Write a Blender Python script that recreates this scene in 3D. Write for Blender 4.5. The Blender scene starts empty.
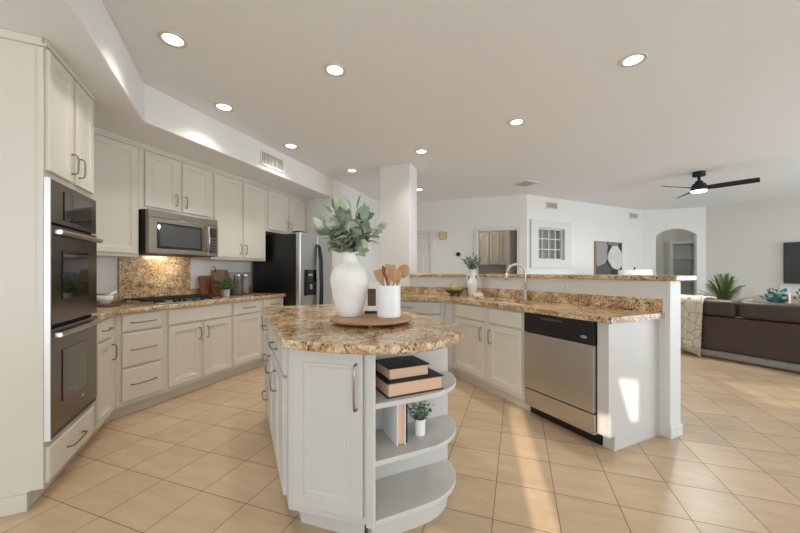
import bpy, bmesh, math, random
from mathutils import Vector, Matrix
random.seed(7)
C = bpy.context.scene.collection
S = bpy.context.scene
PI = math.pi
rad = math.radians

# ------------------------------------------------------------------ camera
cam_d = bpy.data.cameras.new('camera'); cam = bpy.data.objects.new('camera', cam_d); C.objects.link(cam)
cam.location = (0, 0, 1.215); cam.rotation_euler = (rad(90), 0, rad(19.3))
cam_d.sensor_width = 36.0; cam_d.lens = 334.0/800*36; cam_d.shift_y = 5.5/800
cam_d.clip_start = 0.05; cam_d.clip_end = 100
S.camera = cam
# ------------------------------------------------------------------ world, light, exposure
S.view_settings.view_transform = 'Standard'; S.view_settings.look = 'None'
S.view_settings.gamma = 1.0; S.view_settings.use_curve_mapping = False
S.view_settings.exposure = 0.38
S.cycles.max_bounces = 10; S.cycles.diffuse_bounces = 6; S.cycles.glossy_bounces = 4
S.cycles.use_denoising = True
S.cycles.sample_clamp_indirect = 6.0
w = bpy.data.worlds.new('sky'); S.world = w; w.use_nodes = True
nt = w.node_tree; bg = nt.nodes['Background']
bg.inputs[0].default_value = (0.75, 0.86, 1.0, 1); bg.inputs[1].default_value = 1.2

def light(kind, name, loc, energy, color=(1, 1, 1), rot=None, look=None, **kw):
    d = bpy.data.lights.new(name, kind); d.energy = energy; d.color = color
    for k, v in kw.items(): setattr(d, k, v)
    o = bpy.data.objects.new(name, d); C.objects.link(o); o.location = loc
    if rot is not None: o.rotation_euler = rot
    if look is not None: o.rotation_euler = Vector(look).to_track_quat('-Z', 'Y').to_euler()
    return o
# low morning sun that comes through slots added in the rear wall
SUN_T = 0.30
light('SUN', 'sun', (0, -6, 4), 4.8, (1.0, 0.90, 0.78), look=(-0.105, 0.994, -SUN_T), angle=rad(0.5))
# daylight at the living room window, and a fill added behind the camera
light('AREA', 'fill_light_rear', (0.6, -2.93, 1.35), 80, (0.80, 0.91, 1.0), look=(0, 1, 0), shape='RECTANGLE', size=4.6, size_y=2.0)
light('AREA', 'window_light_right', (7.93, 3.5, 1.25), 220, (0.76, 0.89, 1.0), look=(-1, 0, 0.12), shape='RECTANGLE', size=5.0, size_y=2.2)
LAMP_W = 12.5

# ------------------------------------------------------------------ materials
MATS = {}
def srgb(r, g, b):
    def c(v):
        v /= 255.0
        return v/12.92 if v <= 0.04045 else ((v+0.055)/1.055)**2.4
    return (c(r), c(g), c(b), 1)
def mat(name, col, rough=0.5, metal=0.0, var=0.0, vscale=8.0, bump=0.0, bscale=60.0, spec=None, coat=0.0, stretch=None, trans=0.0, aniso=0.0):
    if name in MATS: return MATS[name]
    m = bpy.data.materials.new(name); m.use_nodes = True
    n = m.node_tree; b = n.nodes['Principled BSDF']
    c = srgb(*col)
    b.inputs['Base Color'].default_value = c
    b.inputs['Roughness'].default_value = rough; b.inputs['Metallic'].default_value = metal
    if spec is not None: b.inputs['Specular IOR Level'].default_value = spec
    if coat: b.inputs['Coat Weight'].default_value = coat
    if trans: b.inputs['Transmission Weight'].default_value = trans
    tc = n.nodes.new('ShaderNodeTexCoord'); mp = n.nodes.new('ShaderNodeMapping')
    n.links.new(tc.outputs['Object'], mp.inputs[0])
    if stretch: mp.inputs['Scale'].default_value = stretch
    if var:
        no = n.nodes.new('ShaderNodeTexNoise'); no.inputs['Scale'].default_value = vscale; no.inputs['Detail'].default_value = 5
        n.links.new(mp.outputs[0], no.inputs['Vector'])
        r = n.nodes.new('ShaderNodeValToRGB')
        r.color_ramp.elements[0].position = 0.3; r.color_ramp.elements[1].position = 0.7
        r.color_ramp.elements[0].color = (c[0]*(1-var), c[1]*(1-var), c[2]*(1-var), 1)
        r.color_ramp.elements[1].color = (min(1, c[0]*(1+var)), min(1, c[1]*(1+var)), min(1, c[2]*(1+var)), 1)
        n.links.new(no.outputs[0], r.inputs[0]); n.links.new(r.outputs[0], b.inputs['Base Color'])
    if bump:
        n2 = n.nodes.new('ShaderNodeTexNoise'); n2.inputs['Scale'].default_value = bscale; n2.inputs['Detail'].default_value = 3
        n.links.new(mp.outputs[0], n2.inputs['Vector'])
        bp = n.nodes.new('ShaderNodeBump'); bp.inputs['Strength'].default_value = bump; bp.inputs['Distance'].default_value = 0.01
        n.links.new(n2.outputs[0], bp.inputs['Height']); n.links.new(bp.outputs[0], b.inputs['Normal'])
    MATS[name] = m
    return m
def emit(name, col, st):
    m = bpy.data.materials.new(name); m.use_nodes = True
    b = m.node_tree.nodes['Principled BSDF']
    b.inputs['Base Color'].default_value = col; b.inputs['Emission Color'].default_value = col
    b.inputs['Emission Strength'].default_value = st
    return m

def granite():
    m = bpy.data.materials.new('granite'); m.use_nodes = True
    n = m.node_tree; L = n.links; b = n.nodes['Principled BSDF']
    b.inputs['Roughness'].default_value = 0.18
    tc = n.nodes.new('ShaderNodeTexCoord')
    def noise(sc, det=6, rough=0.6, dist=0.0):
        x = n.nodes.new('ShaderNodeTexNoise'); x.inputs['Scale'].default_value = sc; x.inputs['Detail'].default_value = det
        x.inputs['Roughness'].default_value = rough; x.inputs['Distortion'].default_value = dist
        L.new(tc.outputs['Object'], x.inputs['Vector']); return x.outputs[0]
    def ramp(src, stops):
        r = n.nodes.new('ShaderNodeValToRGB'); e = r.color_ramp.elements
        while len(e) < len(stops): e.new(0.5)
        for k, (p, c) in enumerate(stops): e[k].position = p; e[k].color = c
        L.new(src, r.inputs[0]); return r.outputs[0]
    def mix(fac, a, bb, mode='MIX'):
        x = n.nodes.new('ShaderNodeMix'); x.data_type = 'RGBA'; x.blend_type = mode
        if isinstance(fac, float): x.inputs[0].default_value = fac
        else: L.new(fac, x.inputs[0])
        L.new(a, x.inputs[6]); L.new(bb, x.inputs[7]); return x.outputs[2]
    base = ramp(noise(7, 9, 0.74, 0.8), [(0.34, srgb(92, 62, 36)), (0.43, srgb(150, 108, 64)), (0.50, srgb(184, 146, 98)), (0.59, srgb(222, 202, 168)), (0.70, srgb(166, 120, 74))])
    vo = n.nodes.new('ShaderNodeTexVoronoi'); vo.inputs['Scale'].default_value = 95; L.new(tc.outputs['Object'], vo.inputs['Vector'])
    cell = n.nodes.new('ShaderNodeSeparateColor'); L.new(vo.outputs['Color'], cell.inputs[0])
    grain = ramp(cell.outputs[0], [(0.0, srgb(110, 80, 52)), (0.35, srgb(186, 154, 112)), (0.7, srgb(226, 208, 174)), (1.0, srgb(240, 230, 210))])
    c1 = mix(0.34, base, grain)
    v2 = n.nodes.new('ShaderNodeTexVoronoi'); v2.inputs['Scale'].default_value = 120; L.new(tc.outputs['Object'], v2.inputs['Vector'])
    c2s = n.nodes.new('ShaderNodeSeparateColor'); L.new(v2.outputs['Color'], c2s.inputs[0])
    add = n.nodes.new('ShaderNodeMath'); add.operation = 'MULTIPLY'; L.new(c2s.outputs[1], add.inputs[0]); L.new(noise(14, 3, 0.6), add.inputs[1])
    spk = ramp(add.outputs[0], [(0.41, (0, 0, 0, 1)), (0.47, (0.9, 0.9, 0.9, 1))])
    dk = n.nodes.new('ShaderNodeRGB'); dk.outputs[0].default_value = srgb(66, 48, 36)
    L.new(mix(spk, c1, dk.outputs[0]), b.inputs['Base Color'])
    return m

def tile_floor():
    m = bpy.data.materials.new('floor_tile'); m.use_nodes = True
    n = m.node_tree; L = n.links; b = n.nodes['Principled BSDF']
    tc = n.nodes.new('ShaderNodeTexCoord'); sp = n.nodes.new('ShaderNodeSeparateXYZ'); L.new(tc.outputs['Object'], sp.inputs[0])
    def M(op, a, bb=None, c=None):
        x = n.nodes.new('ShaderNodeMath'); x.operation = op
        for k, v in enumerate((a, bb, c)):
            if v is None: continue
            if isinstance(v, (int, float)): x.inputs[k].default_value = v
            else: L.new(v, x.inputs[k])
        return x.outputs[0]
    u = M('DIVIDE', M('ADD', sp.outputs[0], 1.34 + 0.307*30), 0.307)
    v = M('DIVIDE', M('ADD', sp.outputs[1], -1.386 + 0.314*30), 0.314)
    fu, fv = M('FRACT', u), M('FRACT', v)
    du = M('MINIMUM', fu, M('SUBTRACT', 1.0, fu)); dv = M('MINIMUM', fv, M('SUBTRACT', 1.0, fv))
    d = M('MINIMUM', du, dv)
    grout = M('LESS_THAN', d, 0.0065)
    cb = n.nodes.new('ShaderNodeCombineXYZ'); L.new(M('FLOOR', u), cb.inputs[0]); L.new(M('FLOOR', v), cb.inputs[1])
    wn = n.nodes.new('ShaderNodeTexWhiteNoise'); wn.noise_dimensions = '3D'; L.new(cb.outputs[0], wn.inputs[0])
    # veins: stretched noise, shifted for every tile
    sc = n.nodes.new('ShaderNodeVectorMath'); sc.operation = 'SCALE'; L.new(wn.outputs['Color'], sc.inputs[0]); sc.inputs['Scale'].default_value = 25
    ad = n.nodes.new('ShaderNodeVectorMath'); ad.operation = 'ADD'; L.new(tc.outputs['Object'], ad.inputs[0]); L.new(sc.outputs[0], ad.inputs[1])
    mp = n.nodes.new('ShaderNodeMapping'); mp.inputs['Scale'].default_value = (1.6, 7, 1); mp.inputs['Rotation'].default_value = (0, 0, 0.12); L.new(ad.outputs[0], mp.inputs[0])
    no = n.nodes.new('ShaderNodeTexNoise'); no.inputs['Scale'].default_value = 1.6; no.inputs['Detail'].default_value = 7; no.inputs['Roughness'].default_value = 0.62; no.inputs['Distortion'].default_value = 0.5
    L.new(mp.outputs[0], no.inputs['Vector'])
    r = n.nodes.new('ShaderNodeValToRGB'); e = r.color_ramp.elements
    for _ in range(2): e.new(0.5)
    for k, (p, c) in enumerate([(0.22, srgb(176, 149, 117)), (0.42, srgb(189, 163, 131)), (0.60, srgb(197, 172, 140)), (0.80, srgb(206, 183, 152))]): e[k].position = p; e[k].color = c
    L.new(no.outputs[0], r.inputs[0])
    hs = n.nodes.new('ShaderNodeHueSaturation'); L.new(r.outputs[0], hs.inputs['Color'])
    L.new(M('ADD', M('MULTIPLY', wn.outputs['Value'], 0.14), 0.92), hs.inputs['Value'])
    mx = n.nodes.new('ShaderNodeMix'); mx.data_type = 'RGBA'; L.new(grout, mx.inputs[0]); L.new(hs.outputs[0], mx.inputs[6]); mx.inputs[7].default_value = srgb(118, 92, 66)
    L.new(mx.outputs[2], b.inputs['Base Color'])
    L.new(M('ADD', M('MULTIPLY', grout, 0.5), 0.33), b.inputs['Roughness'])
    bp = n.nodes.new('ShaderNodeBump'); bp.inputs['Strength'].default_value = 0.4; bp.inputs['Distance'].default_value = 0.002
    L.new(M('SUBTRACT', 1.0, grout), bp.inputs['Height']); L.new(bp.outputs[0], b.inputs['Normal'])
    return m

GR = granite(); FL = tile_floor()
WALL = mat('wall_paint', (226, 224, 219), 0.75, bump=0.12, bscale=90)
CEIL = mat('ceiling_paint', (236, 237, 239), 0.85, bump=0.25, bscale=110)
CAB = mat('cabinet_paint', (212, 205, 191), 0.42, spec=0.45)
ISL = mat('island_paint', (199, 195, 189), 0.4, spec=0.45)
TRIM = mat('white_trim', (214, 212, 208), 0.45)
STEEL = mat('stainless_steel', (200, 196, 191), 0.33, 1.0, var=0.05, vscale=3, stretch=(1, 1, 60))
STEELF = mat('fridge_stainless', (208, 210, 213), 0.36, 1.0, var=0.04, vscale=3, stretch=(1, 1, 60))
STEELD = mat('dark_stainless', (128, 120, 112), 0.27, 1.0, var=0.05, vscale=3, stretch=(1, 1, 60))
NICK = mat('brushed_nickel', (160, 148, 132), 0.32, 1.0)
BLK = mat('black_enamel', (18, 18, 19), 0.28)
BLKM = mat('black_matte', (24, 24, 25), 0.6)
GLS = mat('dark_glass', (20, 20, 21), 0.06, coat=0.6)
GREY = mat('grey_detail', (150, 150, 150), 0.5)
IRON = mat('cast_iron', (26, 25, 25), 0.55)
CER = mat('white_ceramic', (236, 234, 230), 0.38)
CERR = mat('rough_white_ceramic', (234, 232, 227), 0.62, var=0.04, vscale=14, bump=0.12, bscale=25)
WOOD = mat('warm_wood', (176, 132, 92), 0.5, var=0.22, vscale=10, stretch=(1, 9, 9))
WOODL = mat('light_wood', (184, 140, 98), 0.5, var=0.14, vscale=14, stretch=(1, 1, .2))
WOODR = mat('reddish_wood', (122, 74, 52), 0.5, var=0.3, vscale=9, stretch=(1, 6, .4))
WOODG = mat('weathered_wood', (150, 122, 96), 0.6, var=0.3, vscale=9, stretch=(1, 6, .4))
WOODD = mat('dark_wood', (86, 62, 46), 0.55, var=0.25, vscale=9)
LEAF = mat('sage_leaf', (160, 172, 150), 0.6, var=0.2, vscale=9)
LEAFL = mat('pale_sage_leaf', (206, 214, 188), 0.6, var=0.12, vscale=9)
LEAFG = mat('green_leaf', (78, 108, 56), 0.5, var=0.3, vscale=15)
LEAFD = mat('grey_green_leaf', (104, 124, 104), 0.55, var=0.25, vscale=15)
LEAFT = mat('teal_leaf', (50, 128, 134), 0.55, var=0.3, vscale=20)
STEM = mat('stem', (110, 104, 74), 0.7)
LEATH = mat('brown_leather', (72, 56, 54), 0.42, var=0.12, vscale=6, bump=0.15, bscale=30)
RUG = mat('grey_rug', (150, 142, 132), 0.95, var=0.15, vscale=30, bump=0.6, bscale=90)
PAGE = mat('book_pages', (214, 176, 146), 0.8, var=0.06, vscale=8, stretch=(1, 1, 90))
COVB = mat('black_cover', (34, 36, 42), 0.55)
COVW = mat('white_cover', (228, 228, 226), 0.55)
BEIGE = mat('beige_fabric', (186, 170, 150), 0.9, var=0.14, vscale=22)
PEAR = mat('green_fruit', (172, 172, 92), 0.4, var=0.15, vscale=10)
GLASS = mat('clear_glass', (245, 248, 248), 0.03, trans=1.0)
SHADOWGAP = mat('vent_shade_dark', (60, 54, 46), 0.8)  # dark backing colour stands in for shade behind the vent slats
LENS = emit('lamp_lens', (1.0, 0.95, 0.86, 1), 5.0)
FANL = emit('fan_lens', (0.9, 0.97, 1.0, 1), 6.0)

# ------------------------------------------------------------------ helpers
WM = {}
def rotz(th): return Matrix.Rotation(rad(th), 4, 'Z')
def tagp(o, label=None, cat=None, group=None, kind=None):
    if label: o['label'] = label
    if cat: o['category'] = cat
    if group: o['group'] = group
    if kind: o['kind'] = kind
    return o
def thing(name, label, cat, off, th=0, group=None):
    """Empty at the thing's base; off is given in the frame rotated by th degrees about the world's z axis."""
    o = bpy.data.objects.new(name, None); C.objects.link(o); o.empty_display_size = 0.1
    loc = rotz(th) @ Vector(off)
    o.location = loc; o.rotation_euler = (0, 0, rad(th))
    WM[o.name] = Matrix.Translation(loc) @ rotz(th)
    return tagp(o, label, cat, group)
def mesh(name, bm, m, parent=None, th=0, origin=None, smooth=False, bevel=0.0, bseg=2, label=None):
    """Vertices are given in the frame rotated by th; the object is expressed in its parent's space."""
    for v in bm.verts: v.co = rotz(th) @ v.co
    if parent is not None:
        P = WM[parent.name]; inv = P.inverted()
        for v in bm.verts: v.co = inv @ v.co
        wm = P
    else:
        if origin is None:
            xs = [v.co.x for v in bm.verts]; ys = [v.co.y for v in bm.verts]; zs = [v.co.z for v in bm.verts]
            o3 = Vector(((min(xs)+max(xs))/2, (min(ys)+max(ys))/2, min(zs)))
        else: o3 = rotz(th) @ Vector(origin)
        wm = Matrix.Translation(o3) @ rotz(th)
        inv = wm.inverted()
        for v in bm.verts: v.co = inv @ v.co
    bmesh.ops.recalc_face_normals(bm, faces=bm.faces)
    me = bpy.data.meshes.new(name); bm.to_mesh(me); bm.free()
    ms = m if isinstance(m, (list, tuple)) else [m]
    for x in ms: me.materials.append(x)
    if smooth:
        for p in me.polygons: p.use_smooth = True
    o = bpy.data.objects.new(name, me); C.objects.link(o)
    if parent is not None: o.parent = parent
    else: o.location = wm.to_translation(); o.rotation_euler = (0, 0, rad(th))
    WM[o.name] = wm
    if bevel:
        b = o.modifiers.new('bevel', 'BEVEL'); b.width = bevel; b.segments = bseg; b.limit_method = 'ANGLE'; b.angle_limit = rad(40)
    if label: o['label'] = label
    return o
def struct(name, bm, m, th=0, **k):
    return tagp(mesh(name, bm, m, th=th, **k), kind='structure')
def B(): return bmesh.new()
def box(bm, x0, x1, y0, y1, z0, z1, mi=0):
    v = [bm.verts.new((x, y, z)) for z in (z0, z1) for y in (y0, y1) for x in (x0, x1)]
    for f in ((0, 2, 3, 1), (4, 5, 7, 6), (0, 1, 5, 4), (2, 6, 7, 3), (0, 4, 6, 2), (1, 3, 7, 5)):
        bm.faces.new([v[i] for i in f]).material_index = mi
    return bm
def bx(*a): return box(B(), *a)
def prism(bm, poly, z0, z1, mi=0):
    lo = [bm.verts.new((x, y, z0)) for x, y in poly]; hi = [bm.verts.new((x, y, z1)) for x, y in poly]
    bm.faces.new(lo[::-1]).material_index = mi; bm.faces.new(hi).material_index = mi
    for i in range(len(poly)):
        j = (i+1) % len(poly); bm.faces.new((lo[i], lo[j], hi[j], hi[i])).material_index = mi
    return bm
def prism_xz(bm, poly, y0, y1, mi=0):
    lo = [bm.verts.new((x, y0, z)) for x, z in poly]; hi = [bm.verts.new((x, y1, z)) for x, z in poly]
    bm.faces.new(lo).material_index = mi; bm.faces.new(hi[::-1]).material_index = mi
    for i in range(len(poly)):
        j = (i+1) % len(poly); bm.faces.new((lo[i], hi[i], hi[j], lo[j])).material_index = mi
    return bm
def lathe(bm, prof, cx=0, cy=0, n=32, mi=0, cap=True, sx=1, sy=1):
    rings = []
    for r, z in prof:
        if r < 1e-6: rings.append([bm.verts.new((cx, cy, z))])
        else: rings.append([bm.verts.new((cx+sx*r*math.cos(2*PI*k/n), cy+sy*r*math.sin(2*PI*k/n), z)) for k in range(n)])
    for a, b in zip(rings, rings[1:]):
        for k in range(n):
            j = (k+1) % n
            if len(a) == 1 and len(b) == 1: continue
            if len(a) == 1: f = bm.faces.new((a[0], b[j], b[k]))
            elif len(b) == 1: f = bm.faces.new((a[k], a[j], b[0]))
            else: f = bm.faces.new((a[k], a[j], b[j], b[k]))
            f.material_index = mi
    if cap:
        for rg in (rings[0], rings[-1]):
            if len(rg) > 1: bm.faces.new(rg).material_index = mi
    return bm
def tube(bm, pts, r, n=8, mi=0, cap=True):
    pts = [Vector(p) for p in pts]; R = r if isinstance(r, (list, tuple)) else [r]*len(pts)
    rings = []; up = None
    for i, p in enumerate(pts):
        t = (pts[min(i+1, len(pts)-1)] - pts[max(i-1, 0)]).normalized()
        if up is None:
            up = Vector((0, 0, 1)) if abs(t.z) < 0.9 else Vector((1, 0, 0))
        a = t.cross(up).normalized(); up = a.cross(t).normalized(); b = up
        rings.append([bm.verts.new(p + R[i]*(a*math.cos(2*PI*k/n) + b*math.sin(2*PI*k/n))) for k in range(n)])
    for q, s in zip(rings, rings[1:]):
        for k in range(n): bm.faces.new((q[k], q[(k+1) % n], s[(k+1) % n], s[k])).material_index = mi
    if cap:
        bm.faces.new(rings[0]); bm.faces.new(rings[-1])
    return bm
def ellipsoid(bm, c, r, mi=0, rot=None, u=14, v=9):
    M = Matrix.Translation(c) @ (rot.to_4x4() if rot is not None else Matrix.Identity(4)) @ Matrix.Diagonal((r[0], r[1], r[2], 1))
    res = bmesh.ops.create_uvsphere(bm, u_segments=u, v_segments=v, radius=1, matrix=M)
    fs = {f for vv in res['verts'] for f in vv.link_faces}
    for f in fs: f.material_index = mi
    return bm
def loops_front(bm, x0, x1, z0, z1, loops, yb):
    """a front facing -y: loops = [(inset, y)...] nested rectangles; closes back at yb"""
    def ring(i, y): return [bm.verts.new(p) for p in ((x0+i, y, z0+i), (x1-i, y, z0+i), (x1-i, y, z1-i), (x0+i, y, z1-i))]
    rs = [ring(0, yb)] + [ring(i, y) for i, y in loops]
    bm.faces.new(rs[0])
    for a, b in zip(rs, rs[1:]):
        for k in range(4): bm.faces.new((a[k], a[(k+1) % 4], b[(k+1) % 4], b[k]))
    bm.faces.new(rs[-1])
    return bm
def pull_h(xc, z, y, L):          # horizontal arched bar pull
    h = L/2
    return tube(B(), [(xc-h, y, z), (xc-h, y-.018, z), (xc-h+.008, y-.027, z), (xc-h*.5, y-.031, z), (xc+h*.5, y-.031, z), (xc+h-.008, y-.027, z), (xc+h, y-.018, z), (xc+h, y, z)], .0052)
def pull_v(x, zc, y, L):
    h = L/2
    return tube(B(), [(x, y, zc-h), (x, y-.018, zc-h), (x, y-.027, zc-h+.008), (x, y-.031, zc-h*.5), (x, y-.031, zc+h*.5), (x, y-.027, zc+h-.008), (x, y-.018, zc+h), (x, y, zc+h)], .0052)
def door(par, th, xa, xb, za, zb, yf, side, vert, m, L=.115, name='door'):
    t = .02; w_ = .055
    bm = loops_front(B(), xa, xb, za, zb, [(0, yf-t+.004), (.004, yf-t), (w_, yf-t), (w_+.006, yf-t+.007), (w_+.018, yf-t+.007), (w_+.026, yf-t+.010)], yf-.0005)
    d = mesh(name, bm, m, par, th)
    if side:
        hx = xa+.028 if side == 'l' else xb-.028
        hz = zb-.05-L/2 if vert == 't' else za+.05+L/2
        mesh('handle', pull_v(hx, hz, yf-t, L), NICK, d, th, smooth=True)
    return d
def drawer(par, th, xa, xb, za, zb, yf, m, L=.16, name='drawer', edge=.010):
    t = .02
    bm = loops_front(B(), xa, xb, za, zb, [(0, yf-t+.005), (edge, yf-t)], yf-.0005)
    d = mesh(name, bm, m, par, th)
    if L: mesh('handle', pull_h((xa+xb)/2, (za+zb)/2, yf-t, L), NICK, d, th, smooth=True)
    return d
def cabinet(name, label, th, x0, x1, yf, depth, z0, z1, fronts, m=CAB, toe=True, group=None, cat='cabinet', crown=False, hl=.115):
    t = thing(name, label, cat, ((x0+x1)/2, yf+depth/2, 0 if toe else z0), th, group)
    zb = z0 if not toe else .10
    mesh('carcass', bx(x0+.0005, x1-.0005, yf, yf+depth, zb, z1), m, t, th)
    if toe: mesh('toe_kick', bx(x0+.0005, x1-.0005, yf+.06, yf+depth-.02, 0, .0995), m, t, th)
    if crown:
        bm = bx(x0+.0005, x1-.0005, yf-.014, yf-.0005, z1-.045, z1); box(bm, x0+.0005, x1-.0005, yf-.026, yf-.0145, z1-.022, z1)
        mesh('crown_moulding', bm, m, t, th)
    for f in fronts:
        if f[0] == 'door': door(t, th, f[1], f[2], f[3], f[4], yf, f[5], f[6], m, hl)
        else: drawer(t, th, f[1], f[2], f[3], f[4], yf, m, f[5])
    return t
def copy_tree(o, parent=None):
    c = o.copy(); C.objects.link(c)
    if parent is not None: c.parent = parent
    for ch in list(o.children): copy_tree(ch, c)
    return c
def catmull(pts, n=5):
    out = []; N = len(pts)
    for i in range(N-1):
        p0, p1, p2, p3 = pts[max(i-1, 0)], pts[i], pts[i+1], pts[min(i+2, N-1)]
        for k in range(n):
            t = k/n
            out.append(tuple(0.5*((2*p1[j]) + (-p0[j]+p2[j])*t + (2*p0[j]-5*p1[j]+4*p2[j]-p3[j])*t*t + (-p0[j]+3*p1[j]-3*p2[j]+p3[j])*t**3) for j in range(len(p1))))
    out.append(tuple(pts[-1])); return out
def leaf(bm, base, d, up, L, W, mi=0, fold=.15, droop=.2):
    d = Vector(d).normalized(); up = Vector(up); s = d.cross(up)
    if s.length < 1e-3: s = d.cross(Vector((1, 0, 0)))
    s.normalize(); nrm = s.cross(d).normalized()
    base = Vector(base); rows = []
    for t, w_ in ((0, .08), (.2, .62), (.45, 1), (.7, .82), (.88, .45), (1, .04)):
        c = base + d*L*t - nrm*droop*L*t*t
        rows.append([bm.verts.new(c + s*W*.5*w_*k + nrm*fold*W*abs(k)*w_) for k in (-1, 0, 1)])
    for a, b in zip(rows, rows[1:]):
        for k in range(2): bm.faces.new((a[k], a[k+1], b[k+1], b[k])).material_index = mi
    return bm

# frames: x' along the run, y' into the cabinet
LT = 90      # left run (faces +X): x' = Y, y' = -X
TT = 135     # oven tower run: x' = -u, y' = -v
UV = -45     # peninsula and island: x' = u, y' = v

# ------------------------------------------------------------------ structure
struct('floor', bx(-5.2, 8.3, -3.2, 12.6, -.05, 0), FL, origin=(0, 0, 0))
struct('ceiling', bx(-5.2, 8.3, -3.2, 12.6, 2.735, 2.80), CEIL)
struct('wall_left', bx(-3.79, -3.67, 1.40, 4.735, 0, 2.735), WALL)
struct('wall_fridge_side', bx(-3.79, -2.82, 4.74, 7.0, 0, 2.735), WALL)
struct('wall_corner', bx(2.34, 3.70, 1.53, 1.65, 0, 2.735), WALL, th=TT)
struct('wall_pantry', bx(-2.45, -2.332, -4.2, -1.525, 0, 2.735), WALL, th=UV)
sq = math.sqrt(.5)
# soffit over the cabinets
struct('ceiling_soffit', prism(B(), [(-2.82, 4.739), (-3.669, 4.739), (-3.669, 1.52), (-2.75, .52), (-3.4, -.12), (-2.6, -1.9), (.1, -1.07), (-2.82, 1.85)], 2.42, 2.735), [WALL, CEIL], bevel=.012)
so = bpy.data.objects['ceiling_soffit']
for p in so.data.polygons:
    if p.normal.z < -.9: p.material_index = 1
# far walls
def wall_hole(bm, x0, x1, y0, y1, z1, hx0, hx1, hz0, hz1):
    box(bm, x0, hx0, y0, y1, 0, z1); box(bm, hx1, x1, y0, y1, 0, z1); box(bm, hx0, hx1, y0, y1, hz1, z1)
    if hz0 > 0: box(bm, hx0, hx1, y0, y1, 0, hz0)
    return bm
struct('wall_back', wall_hole(B(), -3.79, .184, 7.0, 7.12, 2.735, -.765, 0.0, 0, 2.05), WALL)
bmw = B()
for (a, b_, z0, z1) in ((5.08, 5.36, 0, 2.735), (6.12, 8.968, 0, 2.735), (5.36, 6.12, 0, 1.465), (5.36, 6.12, 2.105, 2.735)):
    box(bmw, -4.94, -4.82, a, b_, z0, z1)
struct('wall_living', bmw, WALL, th=UV)
bmA = B(); zs = 2.09; rise = .165; xl, xr = 3.20, 4.007
arc = [(xl + (xr-xl)*k/16, zs + rise*math.sin(PI*k/16)**.75) for k in range(17)]
box(bmA, 2.90, xl, 9.75, 9.87, 0, 2.735); box(bmA, xr, 4.20, 9.75, 9.87, 0, 2.735)
for (x0, z0), (x1, z1) in zip(arc, arc[1:]): prism_xz(bmA, [(x0, z0), (x1, z1), (x1, 2.735), (x0, 2.735)], 9.75, 9.87)
bmesh.ops.remove_doubles(bmA, verts=bmA.verts, dist=1e-5)
struct('wall_arch', bmA, WALL)
struct('wall_television', bx(-4.03, 1.35, 9.847, 9.967, 0, 2.735), WALL, th=UV)
struct('wall_right', wall_hole(B(), -3.0, 6.2, -8.12, -8.0, 2.735, .9, 6.1, .12, 2.38), WALL, th=90)
# rear wall with slots added to shape the sun patches
bmr = B()
def rear(x0, x1, z0, z1): box(bmr, x0, x1, -3.12, -3.0, z0, z1)
sun_slots = [(.08, .40, 1.27, 1.40), (.57, .70, 1.22, 1.90), (1.02, 1.09, 1.40, 1.47), (1.12, 1.19, 1.79, 1.97), (1.25, 1.44, 1.905, 2.225), (2.94, 3.90, 2.08, 2.38)]
xprev = -3.9
for (a, b_, z0, z1) in sun_slots:
    rear(xprev, a, 0, 2.735); rear(a, b_, 0, z0); rear(a, b_, z1, 2.735); xprev = b_
prism_xz(bmr, [(1.25, 1.905), (1.36, 1.905), (1.25, 2.20)], -3.12, -3.0)  # added wedge that trims one sun patch
rear(xprev, 8.12, 0, 2.735)
struct('wall_rear', bmr, WALL)
bmb = B()
for k in range(4): box(bmb, 2.94, 3.90, -3.06, -3.04, 2.10+k*.075, 2.128+k*.075)
struct('sun_slot_blind', bmb, TRIM)  # unseen slats set across the slot to stripe the sunlight
# window frame on the right
def win_frame(name, x0, x1, z0, z1, yf, th, mull):
    bm = B(); t = .05
    box(bm, x0-t, x1+t, yf-.04, yf, z0-t, z0); box(bm, x0-t, x1+t, yf-.04, yf, z1, z1+t)
    box(bm, x0-t, x0, yf-.04, yf, z0, z1); box(bm, x1, x1+t, yf-.04, yf, z0, z1)
    for k in range(1, mull):
        xx = x0+(x1-x0)*k/mull; box(bm, xx-.025, xx+.025, yf-.03, yf, z0, z1)
    return struct(name, bm, TRIM, th=th)
win_frame('window_3', .9, 6.1, .17, 2.33, -8.0, 90, 4)
# rooms beyond
struct('wall_laundry', bx(-2.2, 1.2, 8.84, 8.94, 0, 2.735), mat('taupe_wall', (176, 166, 152), .8))
struct('wall_laundry_side', bx(-.16, .18, 8.28, 8.835, 0, 2.735), mat('taupe_wall', (176, 166, 152), .8))
struct('wall_hall', bx(3.0, 5.2, 11.7, 11.8, 0, 2.735), WALL)
struct('wall_hall_side', bx(4.75, 4.83, 9.98, 11.69, 0, 2.735), WALL)
struct('wall_hall_left', bx(2.9, 2.98, 9.89, 11.69, 0, 2.735), WALL)
# peninsula half wall
bmp = B()
pony = [(-1.405, 4.43), (-.43, 4.43), (1.0536, 2.9464), (1.1526, 3.0454), (-.377, 4.56), (-1.405, 4.56)]
prism(bmp, pony, 0, 1.149)
struct('wall_peninsula', bmp, TRIM)
def uvw(u, v): return ((u+v)*sq, (v-u)*sq)
struct('baseboard_peninsula', bx(-1.3405, -1.328, 2.822, 2.978, 0, .09), TRIM, th=UV, bevel=.004)
struct('baseboard_back', bx(-1.69, -.84, 6.985, 6.999, 0, .1), TRIM)
struct('baseboard_arch', bx(4.05, 4.15, 9.735, 9.749, 0, .1), TRIM)
struct('wall_column', bx(-1.85, -1.398, 4.412, 4.76, .92, 2.734), WALL, bevel=.012)
struct('wall_column_base', bx(-1.85, -1.41, 4.412, 4.76, 0, .919), WALL)
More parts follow.
